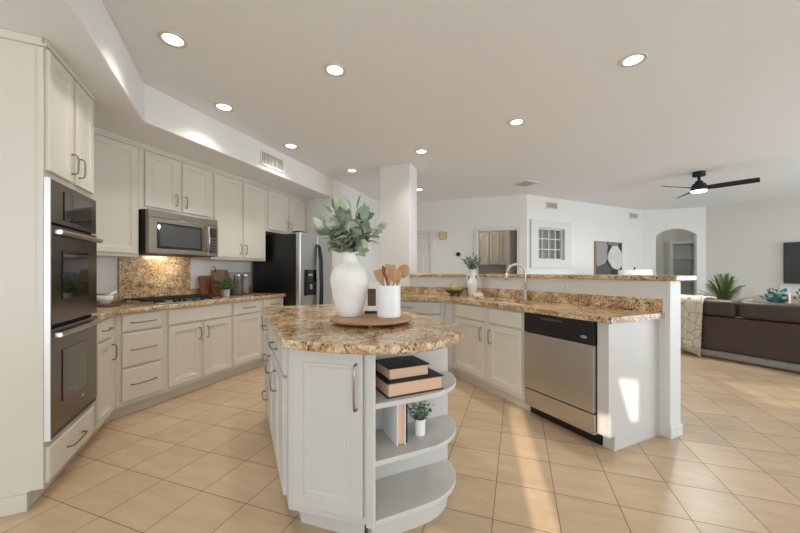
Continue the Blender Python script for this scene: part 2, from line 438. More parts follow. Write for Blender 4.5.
# doorway casings
def casing(name, x0, x1, zt, yf, w_=.07):
    bm = B(); box(bm, x0-w_, x0, yf-.015, yf, 0, zt+w_); box(bm, x1, x1+w_, yf-.015, yf, 0, zt+w_); box(bm, x0, x1, yf-.015, yf, zt, zt+w_)
    return struct(name, bm, TRIM, bevel=.003)
casing('trim_1', -.765, 0.0, 2.05, 6.999)
casing('trim_2', -2.56, -1.775, 2.05, 6.999)
d1 = struct('door_1', bx(-2.555, -1.78, 6.975, 6.9985, .01, 2.045), TRIM)
bmd = B()
for (z0, z1) in ((.15, .75), (.87, 1.62), (1.74, 1.94)):
    for (a, b_) in ((-2.47, -2.21), (-2.12, -1.87)):
        loops_front(bmd, a, b_, z0, z1, [(0, 6.966), (.012, 6.972), (.04, 6.964)], 6.9745)
mesh('door_panel', bmd, TRIM, d1)
mesh('door_hinge', bx(-1.784, -1.774, 6.965, 6.974, 1.70, 1.80), GREY, d1)

# niche window in the living room wall (raised frame with small panes and a curtain)
bm = B(); u0 = -4.82
for (a, b_, z0, z1) in ((5.16, 5.36, 1.30, 2.255), (6.12, 6.32, 1.30, 2.255), (5.36, 6.12, 1.30, 1.465), (5.36, 6.12, 2.105, 2.255)):
    box(bm, u0+.0005, u0+.035, a, b_, z0, z1)
win1 = struct('window_1', bm, TRIM, th=UV)
bm = B()
box(bm, u0-.07, u0-.04, 5.36, 5.385, 1.465, 2.105); box(bm, u0-.07, u0-.04, 6.095, 6.12, 1.465, 2.105)
box(bm, u0-.07, u0-.04, 5.385, 6.095, 1.465, 1.49); box(bm, u0-.07, u0-.04, 5.385, 6.095, 2.08, 2.105)
for k in (1, 2, 3): box(bm, u0-.065, u0-.045, 5.36+.19*k-.009, 5.36+.19*k+.009, 1.49, 2.08)
for k in (1, 2): box(bm, u0-.066, u0-.046, 5.385, 6.095, 1.465+.2133*k-.009, 1.465+.2133*k+.009)
mesh('window_sash', bm, TRIM, win1, UV)
bm = B(); cols = []
for k in range(81):
    v = 5.34+.80*k/80; uu = u0-.14+.018*math.sin(k*.95)+.008*math.sin(k*2.3)
    cols.append((bm.verts.new((uu, v, 1.40)), bm.verts.new((uu, v, 2.2))))
for a, b_ in zip(cols, cols[1:]): bm.faces.new((a[0], b_[0], b_[1], a[1]))
mesh('window_curtain', bm, mat('grey_sheer', (172, 170, 166), .9), win1, UV)
struct('wall_niche_back', bx(-5.3, -5.2, 5.0, 6.5, 0, 2.735), mat('taupe_wall', (176, 166, 152), .8), th=UV)

# ------------------------------------------------------------------ left run
G_BASE = 'lower cabinets along the left wall'; G_UP = 'upper cabinets along the left wall'
yf = 3.08
cabinet('base_cabinet', 'cream lower cabinet with three stacked drawers beside the corner', LT, 1.80, 2.19, yf, .57, .10, .873,
        [('drawer', 1.838, 2.166, .715, .86, .20), ('drawer', 1.838, 2.166, .42, .70, .20), ('drawer', 1.838, 2.166, .135, .405, .20)], group=G_BASE)
cabinet('base_cabinet', 'wide cream lower cabinet with two doors and a blank front, below the cooktop', LT, 2.19, 2.97, yf, .57, .10, .873,
        [('drawer', 2.225, 2.953, .715, .86, 0), ('door', 2.228, 2.565, .135, .70, 'r', 't'), ('door', 2.60, 2.953, .135, .70, 'l', 't')], group=G_BASE)
cabinet('base_cabinet', 'cream lower cabinet with one drawer over one door, right of the cooktop', LT, 2.97, 3.45, yf, .57, .10, .873,
        [('drawer', 2.985, 3.43, .715, .86, .17), ('door', 2.985, 3.43, .135, .70, 'r', 't')], group=G_BASE)
cabinet('base_cabinet', 'cream lower cabinet with a drawer, standing next to the refrigerator', LT, 3.45, 3.865, yf, .57, .10, .873,
        [('drawer', 3.465, 3.845, .715, .86, .17), ('door', 3.465, 3.845, .135, .70, 'l', 't')], group=G_BASE)
cabinet('base_cabinet', 'narrow angled cream lower cabinet squeezed beside the double oven', TT, 2.999, 3.42, .912, .56, .10, .873,
        [('drawer', 3.03, 3.335, .715, .86, .15), ('door', 3.03, 3.335, .12, .70, 'r', 't')], group=G_BASE)
bm = prism(B(), [uvw(-3.4205, -.912), (-3.0815, 1.799), (-3.60, 1.799), uvw(-3.4205, -1.40)], .10, .873)
prism(bm, [uvw(-3.4205, -.972), (-3.141, 1.799), (-3.60, 1.799), uvw(-3.4205, -1.40)], 0, .0995)
tagp(mesh('corner_filler', bm, CAB), 'narrow cream corner filler between the angled cabinet and the drawers', 'cabinet panel')
# upper cabinets
yu = 3.33
cabinet('upper_cabinet', 'tall cream upper cabinet with one wide door, between ovens and microwave', LT, 1.53, 2.135, yu, .335, 1.355, 2.419,
        [('door', 1.60, 2.115, 1.385, 2.365, 'l', 'b')], toe=False, crown=True, group=G_UP)
cabinet('upper_cabinet', 'short cream two-door upper cabinet above the microwave', LT, 2.136, 2.915, yu, .335, 1.805, 2.419,
        [('door', 2.18, 2.505, 1.84, 2.365, 'r', 'b'), ('door', 2.555, 2.885, 1.84, 2.365, 'l', 'b')], toe=False, crown=True, group=G_UP)
cabinet('upper_cabinet', 'tall cream two-door upper cabinet over the cutting boards and jars', LT, 2.916, 3.80, yu, .335, 1.365, 2.419,
        [('door', 2.945, 3.35, 1.395, 2.365, 'r', 'b'), ('door', 3.385, 3.775, 1.395, 2.365, 'l', 'b')], toe=False, crown=True, group=G_UP)
cabinet('upper_cabinet', 'short cream two-door upper cabinet above the refrigerator', LT, 3.801, 4.735, yu, .335, 1.79, 2.419,
        [('door', 3.84, 4.265, 1.82, 2.365, 'r', 'b'), ('door', 4.30, 4.70, 1.82, 2.365, 'l', 'b')], toe=False, crown=True, group=G_UP)

# worktop of the left run
wt = thing('granite_worktop', 'speckled brown granite worktop along the left wall under the microwave', 'countertop', (-3.35, 2.8, .874), 0)
def uvp(u, v): return uvw(u, v)
mesh('slab', prism(B(), [uvp(-2.999, -.875), (-3.035, 1.798), (-3.035, 3.868), (-3.668, 3.868), (-3.668, 1.53), uvp(-2.999, -1.515)], .874, .914), GR, wt, bevel=.008)
mesh('backsplash', bx(-3.668, -3.648, 1.56, 2.158, .9145, 1.015), GR, wt, bevel=.003)
mesh('backsplash', bx(-3.668, -3.648, 2.912, 3.868, .9145, 1.015), GR, wt, bevel=.003)
mesh('splash_panel', bx(-3.668, -3.645, 2.16, 2.91, .9145, 1.385), GR, wt, label='tall granite panel behind the cooktop')

# oven tower
tw = thing('oven_cabinet', 'tall cream pantry-height cabinet housing the double oven at the left edge', 'cabinet', (2.72, 1.2, 0), TT)
X0, X1 = 2.357, 2.995
bm = B()
box(bm, X0+.02, X1, .912, 1.52, .10, .325); box(bm, X0+.02, X1, .912, 1.52, 1.715, 2.418)
box(bm, X0+.02, X0+.024, .912, 1.52, .326, 1.714); box(bm, X1-.008, X1, .912, 1.52, .326, 1.714); box(bm, X0+.0245, X1-.0085, 1.49, 1.52, .326, 1.714)
mesh('carcass', bm, CAB, tw, TT)
mesh('toe_kick', bx(X0+.03, X1, .972, 1.5, 0, .099), CAB, tw, TT)
bm = B()
P = [(.912, .095), (.972, .095), (.972, 0), (1.52, 0), (1.52, 2.418), (.912, 2.418)]
lo = [bm.verts.new((X0, a, b_)) for a, b_ in P]; hi = [bm.verts.new((X0+.019, a, b_)) for a, b_ in P]
bm.faces.new(lo); bm.faces.new(hi[::-1])
for i in range(6): bm.faces.new((lo[i], hi[i], hi[(i+1) % 6], lo[(i+1) % 6]))
mesh('side_panel', bm, CAB, tw, TT)
bm = bx(X0-.006, X0-.0005, .912, .935, .11, 2.37); box(bm, X0-.016, X0-.0005, .90, 1.52, 2.378, 2.418); box(bm, X0-.016, X1, .898, .9115, 2.39, 2.418)
box(bm, X0-.008, X0-.0005, .972, 1.52, 0, .09)
mesh('side_trim', bm, CAB, tw, TT)
door(tw, TT, 2.368, 2.648, 1.745, 2.375, .912, 'r', 'b', CAB)
door(tw, TT, 2.688, 2.958, 1.745, 2.375, .912, 'l', 'b', CAB)
drawer(tw, TT, 2.368, 2.958, .118, .30, .912, CAB, .20)
ov = thing('double_oven', 'stainless steel double wall oven built into the tall cabinet', 'oven', (2.745, .9, .33), TT)
a, b_ = 2.362, 2.984
yo = .893
mesh('housing', bx(a+.02, b_-.014, .9125, 1.47, .332, 1.708), BLKM, ov, TT)
mesh('side_trim', bx(a-.006, a+.0015, yo-.006, .9115, .335, 1.708), mat('steel_reflection', (226, 226, 224), .35, .3), ov, TT)  # pale colour stands in for the reflection on the oven's steel side
mesh('control_panel', bx(a+.002, b_, yo-.004, .911, 1.475, 1.706), STEELD, ov, TT, bevel=.003)
bm = bx(a+.15, b_-.09, yo-.008, yo-.0045, 1.505, 1.665)
mesh('control_display', bm, GLS, ov, TT)
for z0, z1 in ((.935, 1.463), (.36, .915)):
    dz = z1-z0
    d = mesh('oven_door', bx(a+.002, b_, yo-.008, .911, z0, z1), STEELD, ov, TT, bevel=.004)
    mesh('door_window', bx(a+.12, b_-.155, yo-.0115, yo-.0085, z0+dz*.25, z1-dz*.24), GLS, d, TT)
    zz = z1-.035
    hb = tube(B(), [(a+.02, yo-.034, zz), (b_-.02, yo-.034, zz)], .014, 12)
    box(hb, a+.03, a+.06, yo-.034, yo-.0085, zz-.012, zz+.012); box(hb, b_-.06, b_-.03, yo-.034, yo-.0085, zz-.012, zz+.012)
    mesh('door_handle', hb, STEEL, d, TT, smooth=False, bevel=.002)
mesh('vent_strip', bx(a+.002, b_, yo-.002, .911, .332, .357), BLK, ov, TT)
bm = B(); ellipsoid(bm, ((a+b_)/2+.08, yo-.0095, .445), (.022, .003, .010))
mesh('logo_badge', bm, STEEL, ov, TT, smooth=True)

# microwave
MWS = mat('microwave_steel', (150, 141, 130), .3, 1.0, var=.05, vscale=3, stretch=(1, 1, 60))
mw = thing('microwave', 'stainless over-the-range microwave under the short upper cabinet', 'microwave', (2.525, 3.45, 1.39), LT)
ma, mb = 2.148, 2.905
mesh('case', bx(ma, mb, 3.262, 3.664, 1.388, 1.802), BLKM, mw, LT)
mesh('top_vent', bx(ma, mb, 3.22, 3.261, 1.735, 1.802), MWS, mw, LT, bevel=.004)
d = mesh('microwave_door', bx(ma, mb-.125, 3.214, 3.2615, 1.392, 1.733), MWS, mw, LT, bevel=.004)
mesh('door_window', bx(ma+.075, mb-.205, 3.208, 3.2135, 1.44, 1.69), GLS, d, LT, bevel=.006)
mesh('inner_window', bx(ma+.10, mb-.23, 3.2065, 3.2079, 1.465, 1.67), mat('mesh_glass', (72, 72, 72), .25), d, LT)
hb = tube(B(), [(mb-.155, 3.2135, 1.44), (mb-.155, 3.175, 1.46), (mb-.155, 3.165, 1.57), (mb-.155, 3.175, 1.69), (mb-.155, 3.2135, 1.71)], .011, 10)
mesh('door_handle', hb, STEEL, d, LT, smooth=True)
cp = mesh('control_panel', bx(mb-.124, mb, 3.216, 3.2615, 1.392, 1.733), MWS, mw, LT, bevel=.004)
mesh('keypad', bx(mb-.112, mb-.022, 3.212, 3.2155, 1.43, 1.70), GLS, cp, LT)
bm = B()
for i in range(3):
    for j in range(5): box(bm, mb-.104+i*.027, mb-.085+i*.027, 3.2105, 3.2119, 1.45+j*.032, 1.468+j*.032)
mesh('keypad_button', bm, mat('key_grey', (90, 92, 92), .5), cp, LT)
bm = B(); box(bm, ma+.31, ma+.36, 3.2115, 3.2135, 1.418, 1.427)
mesh('logo_badge', bm, GREY, d, LT)
light('AREA', 'microwave_worklight', tuple(rotz(LT) @ Vector((2.58, 3.50, 1.380))), 1.3, (1, .86, .66), look=(-.5, 0, -1), shape='RECTANGLE', size=.2, size_y=.08)

# cooktop
ck = thing('gas_cooktop', 'black gas cooktop with cast iron grates set in the granite worktop', 'cooktop', (-3.33, 2.53, .914), 0)
mesh('tray', bx(-3.59, -3.09, 2.15, 2.91, .9145, .924), STEEL, ck, bevel=.003)
for k, yc in enumerate((2.28, 2.53, 2.78)):
    bm = B(); h = .118
    for x in (-3.56, -3.16):
        box(bm, x-.006, x+.006, yc-h, yc+h, .945, .958)
    for yy in (yc-h, yc, yc+h): box(bm, -3.56, -3.16, yy-.005, yy+.005, .946, .960)
    for x in (-3.46, -3.36, -3.26): box(bm, x-.005, x+.005, yc-h, yc+h, .947, .961)
    for x in (-3.56, -3.16):
        for yy in (yc-h, yc+h): box(bm, x-.006, x+.006, yy-.006, yy+.006, .9245, .946)
    mesh('grate', bm, IRON, ck)
for (x, y) in ((-3.46, 2.28), (-3.26, 2.28), (-3.36, 2.53), (-3.46, 2.78), (-3.26, 2.78)):
    mesh('burner', lathe(B(), [(.05, .9245), (.05, .932), (.035, .934), (.035, .942), (0, .943)], x, y, 20), IRON, ck, smooth=False)
for k in range(5):
    mesh('knob', lathe(B(), [(.017, .9245), (.016, .944), (0, .945)], -3.122, 2.33+.10*k, 16), BLK, ck)

# refrigerator
fr = thing('refrigerator', 'side-by-side stainless refrigerator with black sides beside the left run', 'refrigerator', (4.30, 3.2, 0), LT)
mesh('cabinet_body', bx(3.875, 4.725, 2.885, 3.62, .02, 1.745), BLK, fr, LT, bevel=.006)
mesh('kick_grille', bx(3.885, 4.715, 2.845, 2.884, .02, .085), BLKM, fr, LT)
fz = mesh('freezer_door', bx(3.875, 4.297, 2.81, 2.883, .09, 1.765), STEELF, fr, LT, bevel=.012)
fd = mesh('fridge_door', bx(4.303, 4.725, 2.81, 2.883, .09, 1.765), STEELF, fr, LT, bevel=.012)
dsp = mesh('water_dispenser', bx(3.965, 4.265, 2.803, 2.8095, .88, 1.25), GLS, fz, LT, bevel=.004)
mesh('dispenser_recess', bx(3.99, 4.24, 2.800, 2.8028, .90, 1.08), BLKM, fz, LT)
mesh('dispenser_paddle', bx(4.09, 4.14, 2.79, 2.7998, .97, 1.04), GREY, fz, LT)
mesh('dispenser_display', bx(4.05, 4.15, 2.7985, 2.8028, 1.16, 1.19), GREY, fz, LT)
for par, x in ((fz, 4.283), (fd, 4.325)):
    hb = tube(B(), [(x, 2.812, .42), (x, 2.765, .46), (x, 2.748, .8), (x, 2.745, 1.05), (x, 2.755, 1.4), (x, 2.78, 1.58), (x, 2.812, 1.62)], [.014, .017, .018, .018, .018, .016, .014], 10)
    mesh('door_handle', hb, BLK, par, LT, smooth=True)
mesh('top_hinge_cover', bx(3.885, 4.02, 2.83, 2.95, 1.7655, 1.785), BLK, fr, LT)

# ------------------------------------------------------------------ peninsula
G_PEN = 'lower cabinets of the peninsula'
yp = 2.232
t = cabinet('base_cabinet', 'greige sink cabinet with two doors and two blank fronts, left of the dishwasher', UV, -3.19, -2.132, yp, .57, .10, .873,
        [('drawer', -3.165, -2.665, .715, .86, 0), ('drawer', -2.585, -2.165, .715, .86, 0), ('door', -3.165, -2.665, .135, .70, 'r', 't'), ('door', -2.585, -2.165, .135, .70, 'l', 't')], group=G_PEN, hl=.13)
cabinet('base_cabinet', 'white three-drawer cabinet under the back corner worktop beside the column', 0, -1.90, -.80, 3.872, .50, .10, .873,
        [('drawer', -1.86, -.845, .715, .86, .33), ('drawer', -1.86, -.845, .42, .70, .33), ('drawer', -1.86, -.845, .135, .405, .33)], m=ISL, group=G_PEN)
bm = B(); prism(bm, [(-.797, 3.872), (-.713, 3.872), uvw(-3.193, 2.232), uvw(-3.193, 2.7), (-.797, 4.2)], .10, .873)
prism(bm, [(-.797, 3.932), (-.69, 3.932), uvw(-3.193, 2.292), uvw(-3.193, 2.7), (-.797, 4.2)], 0, .0995)
tagp(mesh('corner_filler', bm, ISL), 'white corner filler panel between drawer cabinet and sink cabinet', 'cabinet panel')
# dishwasher
dw = thing('dishwasher', 'stainless dishwasher with black control strip at the peninsula end', 'dishwasher', (-1.81, 2.5, 0), UV)
a, b_ = -2.125, -1.497
mesh('tub', bx(a, b_, yp+.02, 2.78, .09, .872), BLKM, dw, UV)
mesh('control_panel', bx(a, b_, yp-.028, yp+.0195, .708, .868), BLK, dw, UV, bevel=.006)
dd = mesh('dishwasher_door', bx(a, b_, yp-.03, yp+.0195, .236, .704), STEEL, dw, UV, bevel=.004)
mesh('lower_panel', bx(a, b_, yp-.022, yp+.0195, .085, .225), STEEL, dw, UV, bevel=.003)
mesh('toe_kick', bx(a, b_, yp+.05, yp+.07, 0.002, .089), BLK, dw, UV)
bm = B(); ellipsoid(bm, (b_-.075, yp-.0285, .755), (.026, .002, .011))
mesh('logo_badge', bm, STEEL, dw, UV, smooth=True)
bm = B(); box(bm, a+.18, a+.38, yp-.030, yp-.0285, .83, .845)
for k in range(4): box(bm, a+.16+k*.025, a+.172+k*.025, yp-.0295, yp-.0285, .775, .78)
mesh('control_marking', bm, mat('panel_grey', (70, 70, 72), .4), dw, UV)
# end panel
ep = thing('end_panel', 'plain white end panel closing the peninsula beside the dishwasher', 'cabinet panel', (-1.43, 2.5, 0), UV)
bm = bx(-1.4895, -1.4295, yp, 2.80, .10, .873); box(bm, -1.4895, -1.4295, yp+.06, 2.80, 0, .0995)
mesh('filler_stile', bm, ISL, ep, UV)
bm = B()
P = [(yp-.002, .10), (yp+.06, .10), (yp+.06, 0), (2.828, 0), (2.828, .873), (yp-.002, .873)]
lo = [bm.verts.new((-1.429, p, q)) for p, q in P]; hi = [bm.verts.new((-1.409, p, q)) for p, q in P]
bm.faces.new(lo); bm.faces.new(hi[::-1])
for i in range(6): bm.faces.new((lo[i], hi[i], hi[(i+1) % 6], lo[(i+1) % 6]))
mesh('side_panel', bm, ISL, ep, UV)

# peninsula worktop with sink cutout
pw = thing('granite_worktop', 'speckled brown granite worktop of the peninsula with the sink', 'countertop', (-2.4, 2.5, .874), UV)
pts = [(-1.92, 3.832), (-.723, 3.832)]
uvpts = [((x-y)*sq, (x+y)*sq) for x, y in pts] + [(-1.372, 2.197), (-1.372, 2.828)] + [((x-y)*sq, (x+y)*sq) for x, y in [(-.432, 4.428), (-1.92, 4.41)]]
SX0, SX1, SY0, SY1 = -3.00, -2.28, 2.31, 2.72
bm = prism(B(), [uvpts[0], uvpts[1], (SX0, 2.197), (SX0, 2.828), uvpts[4], uvpts[5]], .874, .914)
prism(bm, [(SX1, 2.197), uvpts[2], uvpts[3], (SX1, 2.828)], .874, .914)
box(bm, SX0, SX1, 2.197, SY0, .874, .914); box(bm, SX0, SX1, SY1, 2.828, .874, .914)
mesh('slab', bm, GR, pw, UV)
bm = bx(-3.425, -1.385, 2.806, 2.828, .9145, 1.015)
mesh('backsplash', bm, GR, pw, UV, bevel=.003)
mesh('backsplash', bx(-1.90, -.43, 4.388, 4.410, .9145, 1.015), GR, pw, 0, bevel=.003)
sk = thing('sink', 'stainless undermount sink in the peninsula worktop', 'sink', (-2.66, 2.53, .70), UV)
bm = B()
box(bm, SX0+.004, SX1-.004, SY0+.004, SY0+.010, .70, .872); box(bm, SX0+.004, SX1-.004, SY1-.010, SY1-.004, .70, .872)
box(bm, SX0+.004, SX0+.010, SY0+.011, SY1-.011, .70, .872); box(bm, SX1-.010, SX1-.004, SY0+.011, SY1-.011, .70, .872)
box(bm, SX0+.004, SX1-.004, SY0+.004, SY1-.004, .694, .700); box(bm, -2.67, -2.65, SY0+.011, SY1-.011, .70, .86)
mesh('basin', bm, mat('shaded_sink_steel', (104, 98, 90), .45, .8), sk, UV)  # dark colour carries the shade and reflections inside the basin
mesh('drain', lathe(B(), [(.045, .7005), (.045, .704), (.02, .703), (0, .702)], -2.84, 2.53, 20), STEEL, sk, UV)
t = thing('sink_stopper', 'round steel strainer basket at the left rim of the sink', 'sink strainer', (-3.085, 2.46, .9145), UV)
mesh('strainer_rim', lathe(B(), [(.03, .9145), (.042, .93), (.04, .932), (.02, .925), (0, .925)], -3.085, 2.46, 20), STEEL, t, UV, smooth=True)
fa = thing('faucet', 'brushed steel gooseneck faucet behind the sink', 'faucet', (-2.645, 2.765, .9145), UV)
fx, fy = -2.645, 2.765
mesh('base', lathe(B(), [(.028, .9145), (.028, .925), (.021, .935), (.020, 1.02), (.015, 1.03)], fx, fy, 20), STEEL, fa, UV, smooth=True)
pts = [(fx, fy, 1.028), (fx, fy, 1.12)]
for k in range(1, 11):
    th_ = PI*k/11*1.08
    pts.append((fx-.095*(1-math.cos(th_))*.55, fy-.095*(1-math.cos(th_))*.83, 1.195+.10*math.sin(th_)))
mesh('spout', tube(B(), [(fx, fy, 1.028), (fx, fy, 1.12), (fx, fy, 1.18)]+pts[2:], .0125, 12), STEEL, fa, UV, smooth=True)
e = pts[-1]
mesh('spray_head', tube(B(), [e, (e[0]-.006, e[1]-.010, e[2]-.035), (e[0]-.009, e[1]-.014, e[2]-.075)], [.015, .018, .019], 12), STEEL, fa, UV, smooth=True)
mesh('lever', tube(B(), [(fx+.02, fy, .985), (fx+.045, fy-.005, .99), (fx+.060, fy-.01, 1.03), (fx+.065, fy-.012, 1.07)], [.012, .010, .007, .006], 10), STEEL, fa, UV, smooth=True)
# raised bar slab
bb = [(-1.408, 4.405), (-.4405, 4.405), uvw(-1.29, 2.803), uvw(-1.29, 3.09), (-.325, 4.69), (-1.408, 4.69)]
bb[1] = (2.803/sq-4.405, 4.405); bb[4] = (3.09/sq-4.69, 4.69)
tagp(mesh('raised_bar_top', prism(B(), bb, 1.150, 1.190), GR, bevel=.006), 'long raised granite bar top on the white half wall', 'countertop')

def outlet(label, x, y, z, th, w_=.115):
    t = thing('wall_outlet', label, 'outlet', (x, y, z), th, 'outlets on the half wall')
    mesh('cover_plate', bx(x-w_/2, x+w_/2, y-.007, y, z-.04, z+.04), TRIM, t, th, bevel=.003)
    for dx in ((-.027, .027) if w_ > .1 else (0,)):
        mesh('socket', bx(x+dx-.015, x+dx+.015, y-.0085, y-.0072, z-.022, z+.022), mat('socket_white', (205, 204, 200), .5), t, th)
outlet('white double outlet on the half wall, right of the faucet', -2.235, 2.829, 1.075, UV)
outlet('white outlet on the half wall between faucet and two-handled vase', -3.15, 2.829, 1.05, UV, .075)
outlet('white outlet on the half wall beside the column', -1.37+.0, 4.429, 1.06, 0, .075)

# ------------------------------------------------------------------ island
il = thing('kitchen_island', 'white kitchen island with rounded granite top and open end shelves', 'kitchen island', (-2.3, .65, 0), UV)
body = [(-3.07, .21), (-1.640, .21), (-1.385, .510), (-1.385, .515), (-1.627, .515), (-1.627, 1.09), (-3.07, 1.09)]
mesh('carcass', prism(B(), body, .10, .8735), ISL, il, UV)
mesh('toe_kick', prism(B(), [(-3.01, .27), (-1.672, .27), (-1.435, .512), (-1.63, .514), (-1.63, 1.03), (-3.01, 1.03)], 0, .0995), ISL, il, UV)
mesh('corner_post', prism(B(), [(-1.3845, .5105), (-1.365, .5335), (-1.354, .5335), (-1.354, .523), (-1.375, .4985)], .10, .8735), ISL, il, UV)
mesh('shelf_divider', bx(-1.6265, -1.385, .5155, .5335, .10, .8735), ISL, il, UV)
top = [(-3.12, .172), (-1.565, .172)]
cur = catmull([(-1.565, .172), (-1.51, .215), (-1.44, .285), (-1.355, .378), (-1.285, .485), (-1.238, .61), (-1.232, .72), (-1.262, .84), (-1.32, .94), (-1.40, 1.03), (-1.49, 1.10), (-1.59, 1.142), (-1.70, 1.152)], 4)
top = [(-3.12, .172)] + cur + [(-3.12, 1.152)]
mesh('granite_top', prism(B(), top, .874, .914), GR, il, UV, bevel=.009, bseg=3)
def shelf_poly(o=0.0):
    p = [(-1.626, .5335), (-1.354-o, .5335), (-1.354-o, .78)]
    for k in range(1, 15):
        th_ = PI/2*k/14
        p.append((-1.626+(.272-o)*math.cos(th_), .80+(.29-o)*math.sin(th_)))
    return p
for zt in (.64, .39): mesh('shelf', prism(B(), shelf_poly(), zt-.024, zt), ISL, il, UV, bevel=.003)
mesh('shelf', prism(B(), shelf_poly(), .105, .13), ISL, il, UV, bevel=.003)
mesh('curved_toe_kick', prism(B(), shelf_poly(.045), 0, .1045), ISL, il, UV)
# chamfer door (facing -Y)
p0, p1 = Vector((*uvw(-1.640, .21), 0)), Vector((*uvw(-1.385, .510), 0))
TH = math.degrees(math.atan2((p1-p0).y, (p1-p0).x)); q0 = rotz(-TH) @ p0; q1 = rotz(-TH) @ p1
door(il, TH, q0.x+.028, q1.x-.018, .135, .862, q0.y, 'r', 't', ISL, L=.20)
# left side fronts (facing -v)
drawer(il, UV, -2.44, -1.70, .715, .86, .21, ISL, .20)
door(il, UV, -2.44, -2.08, .135, .70, .21, 'l', 't', ISL)
door(il, UV, -2.06, -1.70, .135, .70, .21, 'l', 't', ISL)
for z0, z1 in ((.715, .86), (.42, .70), (.135, .405)): drawer(il, UV, -3.03, -2.48, z0, z1, .21, ISL, .20)

# ------------------------------------------------------------------ things on the island
def fz_(z): return z
TX, TY = -.82, 1.83
tr = thing('round_tray', 'round wooden footed tray on the island top', 'tray', (TX, TY, .914), 0)
mesh('board', lathe(B(), [(0, .929), (.23, .929), (.243, .934), (.246, .943), (.240, .949), (.225, .947), (0, .946)], TX, TY, 64), WOOD, tr, smooth=True)
for k in range(3):
    an = 2*PI*k/3-1.2
    mesh('foot', lathe(B(), [(.012, .9145), (.016, .9288)], TX+.17*math.cos(an), TY+.17*math.sin(an), 12), WOOD, tr)
zt = .9465
VX, VY = -.967, 1.833
va = thing('white_vase', 'large matte white vase holding sage greenery on the wooden tray', 'vase', (VX, VY, zt), 0)
prof = [(0, 0), (.066, 0), (.071, .004), (.085, .06), (.104, .13), (.116, .19), (.119, .225), (.113, .262), (.094, .293), (.066, .316), (.053, .332), (.050, .350), (.051, .368), (.060, .378), (.064, .384), (.060, .388), (.050, .384), (.044, .37), (.043, .34), (.06, .31), (.10, .25), (.10, .19), (.06, .03), (0, .02)]
mesh('vessel', lathe(B(), [(r, zt+z) for r, z in prof], VX, VY, 48, cap=False), CERR, va, smooth=True)
# greenery
def bunch(name, label, cat, cx, cy, z0, R, H, nst, leafL, leafW, mats, seed, base_r=.02, spread=1.0, per=7, top=True, stemr=.0025, flat=False):
    rnd = random.Random(seed)
    root = thing(name, label, cat, (cx, cy, z0), 0) if label else None
    bs = B(); bl = B()
    for i in range(nst):
        an = 2*PI*(i+rnd.random()*.7)/nst
        tilt = (0.15 + .85*((i*0.618) % 1.0))
        dx, dy = math.cos(an)*R*tilt*spread, math.sin(an)*R*tilt*spread
        h = H*(1-.45*tilt*tilt)*(.85+.25*rnd.random())
        p0 = Vector((cx+math.cos(an)*base_r, cy+math.sin(an)*base_r, z0))
        pts = [p0 + Vector((dx*(t**1.4), dy*(t**1.4), h*(t - .12*t*t*tilt))) for t in [k/6 for k in range(7)]]
        tube(bs, pts, [stemr*(1-.6*k/6) for k in range(7)], 5)
        for j in range(per):
            t = .22+.78*(j+rnd.random()*.6)/per
            t = min(t, 1.0); k = min(int(t*6), 5); f = t*6-k
            p = pts[k].lerp(pts[k+1], f)
            a2 = an + rnd.uniform(-1.9, 1.9)
            d = Vector((math.cos(a2), math.sin(a2), rnd.uniform(-.25, .9)))
            if t > .9: d = (pts[-1]-pts[-2]).normalized() + Vector((rnd.uniform(-.3, .3), rnd.uniform(-.3, .3), .1))
            up = Vector((rnd.uniform(-.8, .8), rnd.uniform(-.8, .8), .6))
            s = rnd.uniform(.65, 1.1)
            leaf(bl, p, d, up, leafL*s, leafW*s, rnd.choices(range(len(mats)), [3]+[1]*(len(mats)-1))[0], droop=rnd.uniform(0, .3))
    return bs, bl, root
bs, bl, rt = bunch('sage_bouquet', 'bouquet of broad sage-green leaves standing in the large white vase', 'plant', VX, VY, zt+.33, .205, .35, 24, .095, .062, [LEAF, LEAFL, LEAFD], 3, per=9)
mesh('stems', bs, STEM, rt); mesh('foliage', bl, [LEAF, LEAFL, LEAFD], rt, smooth=True)

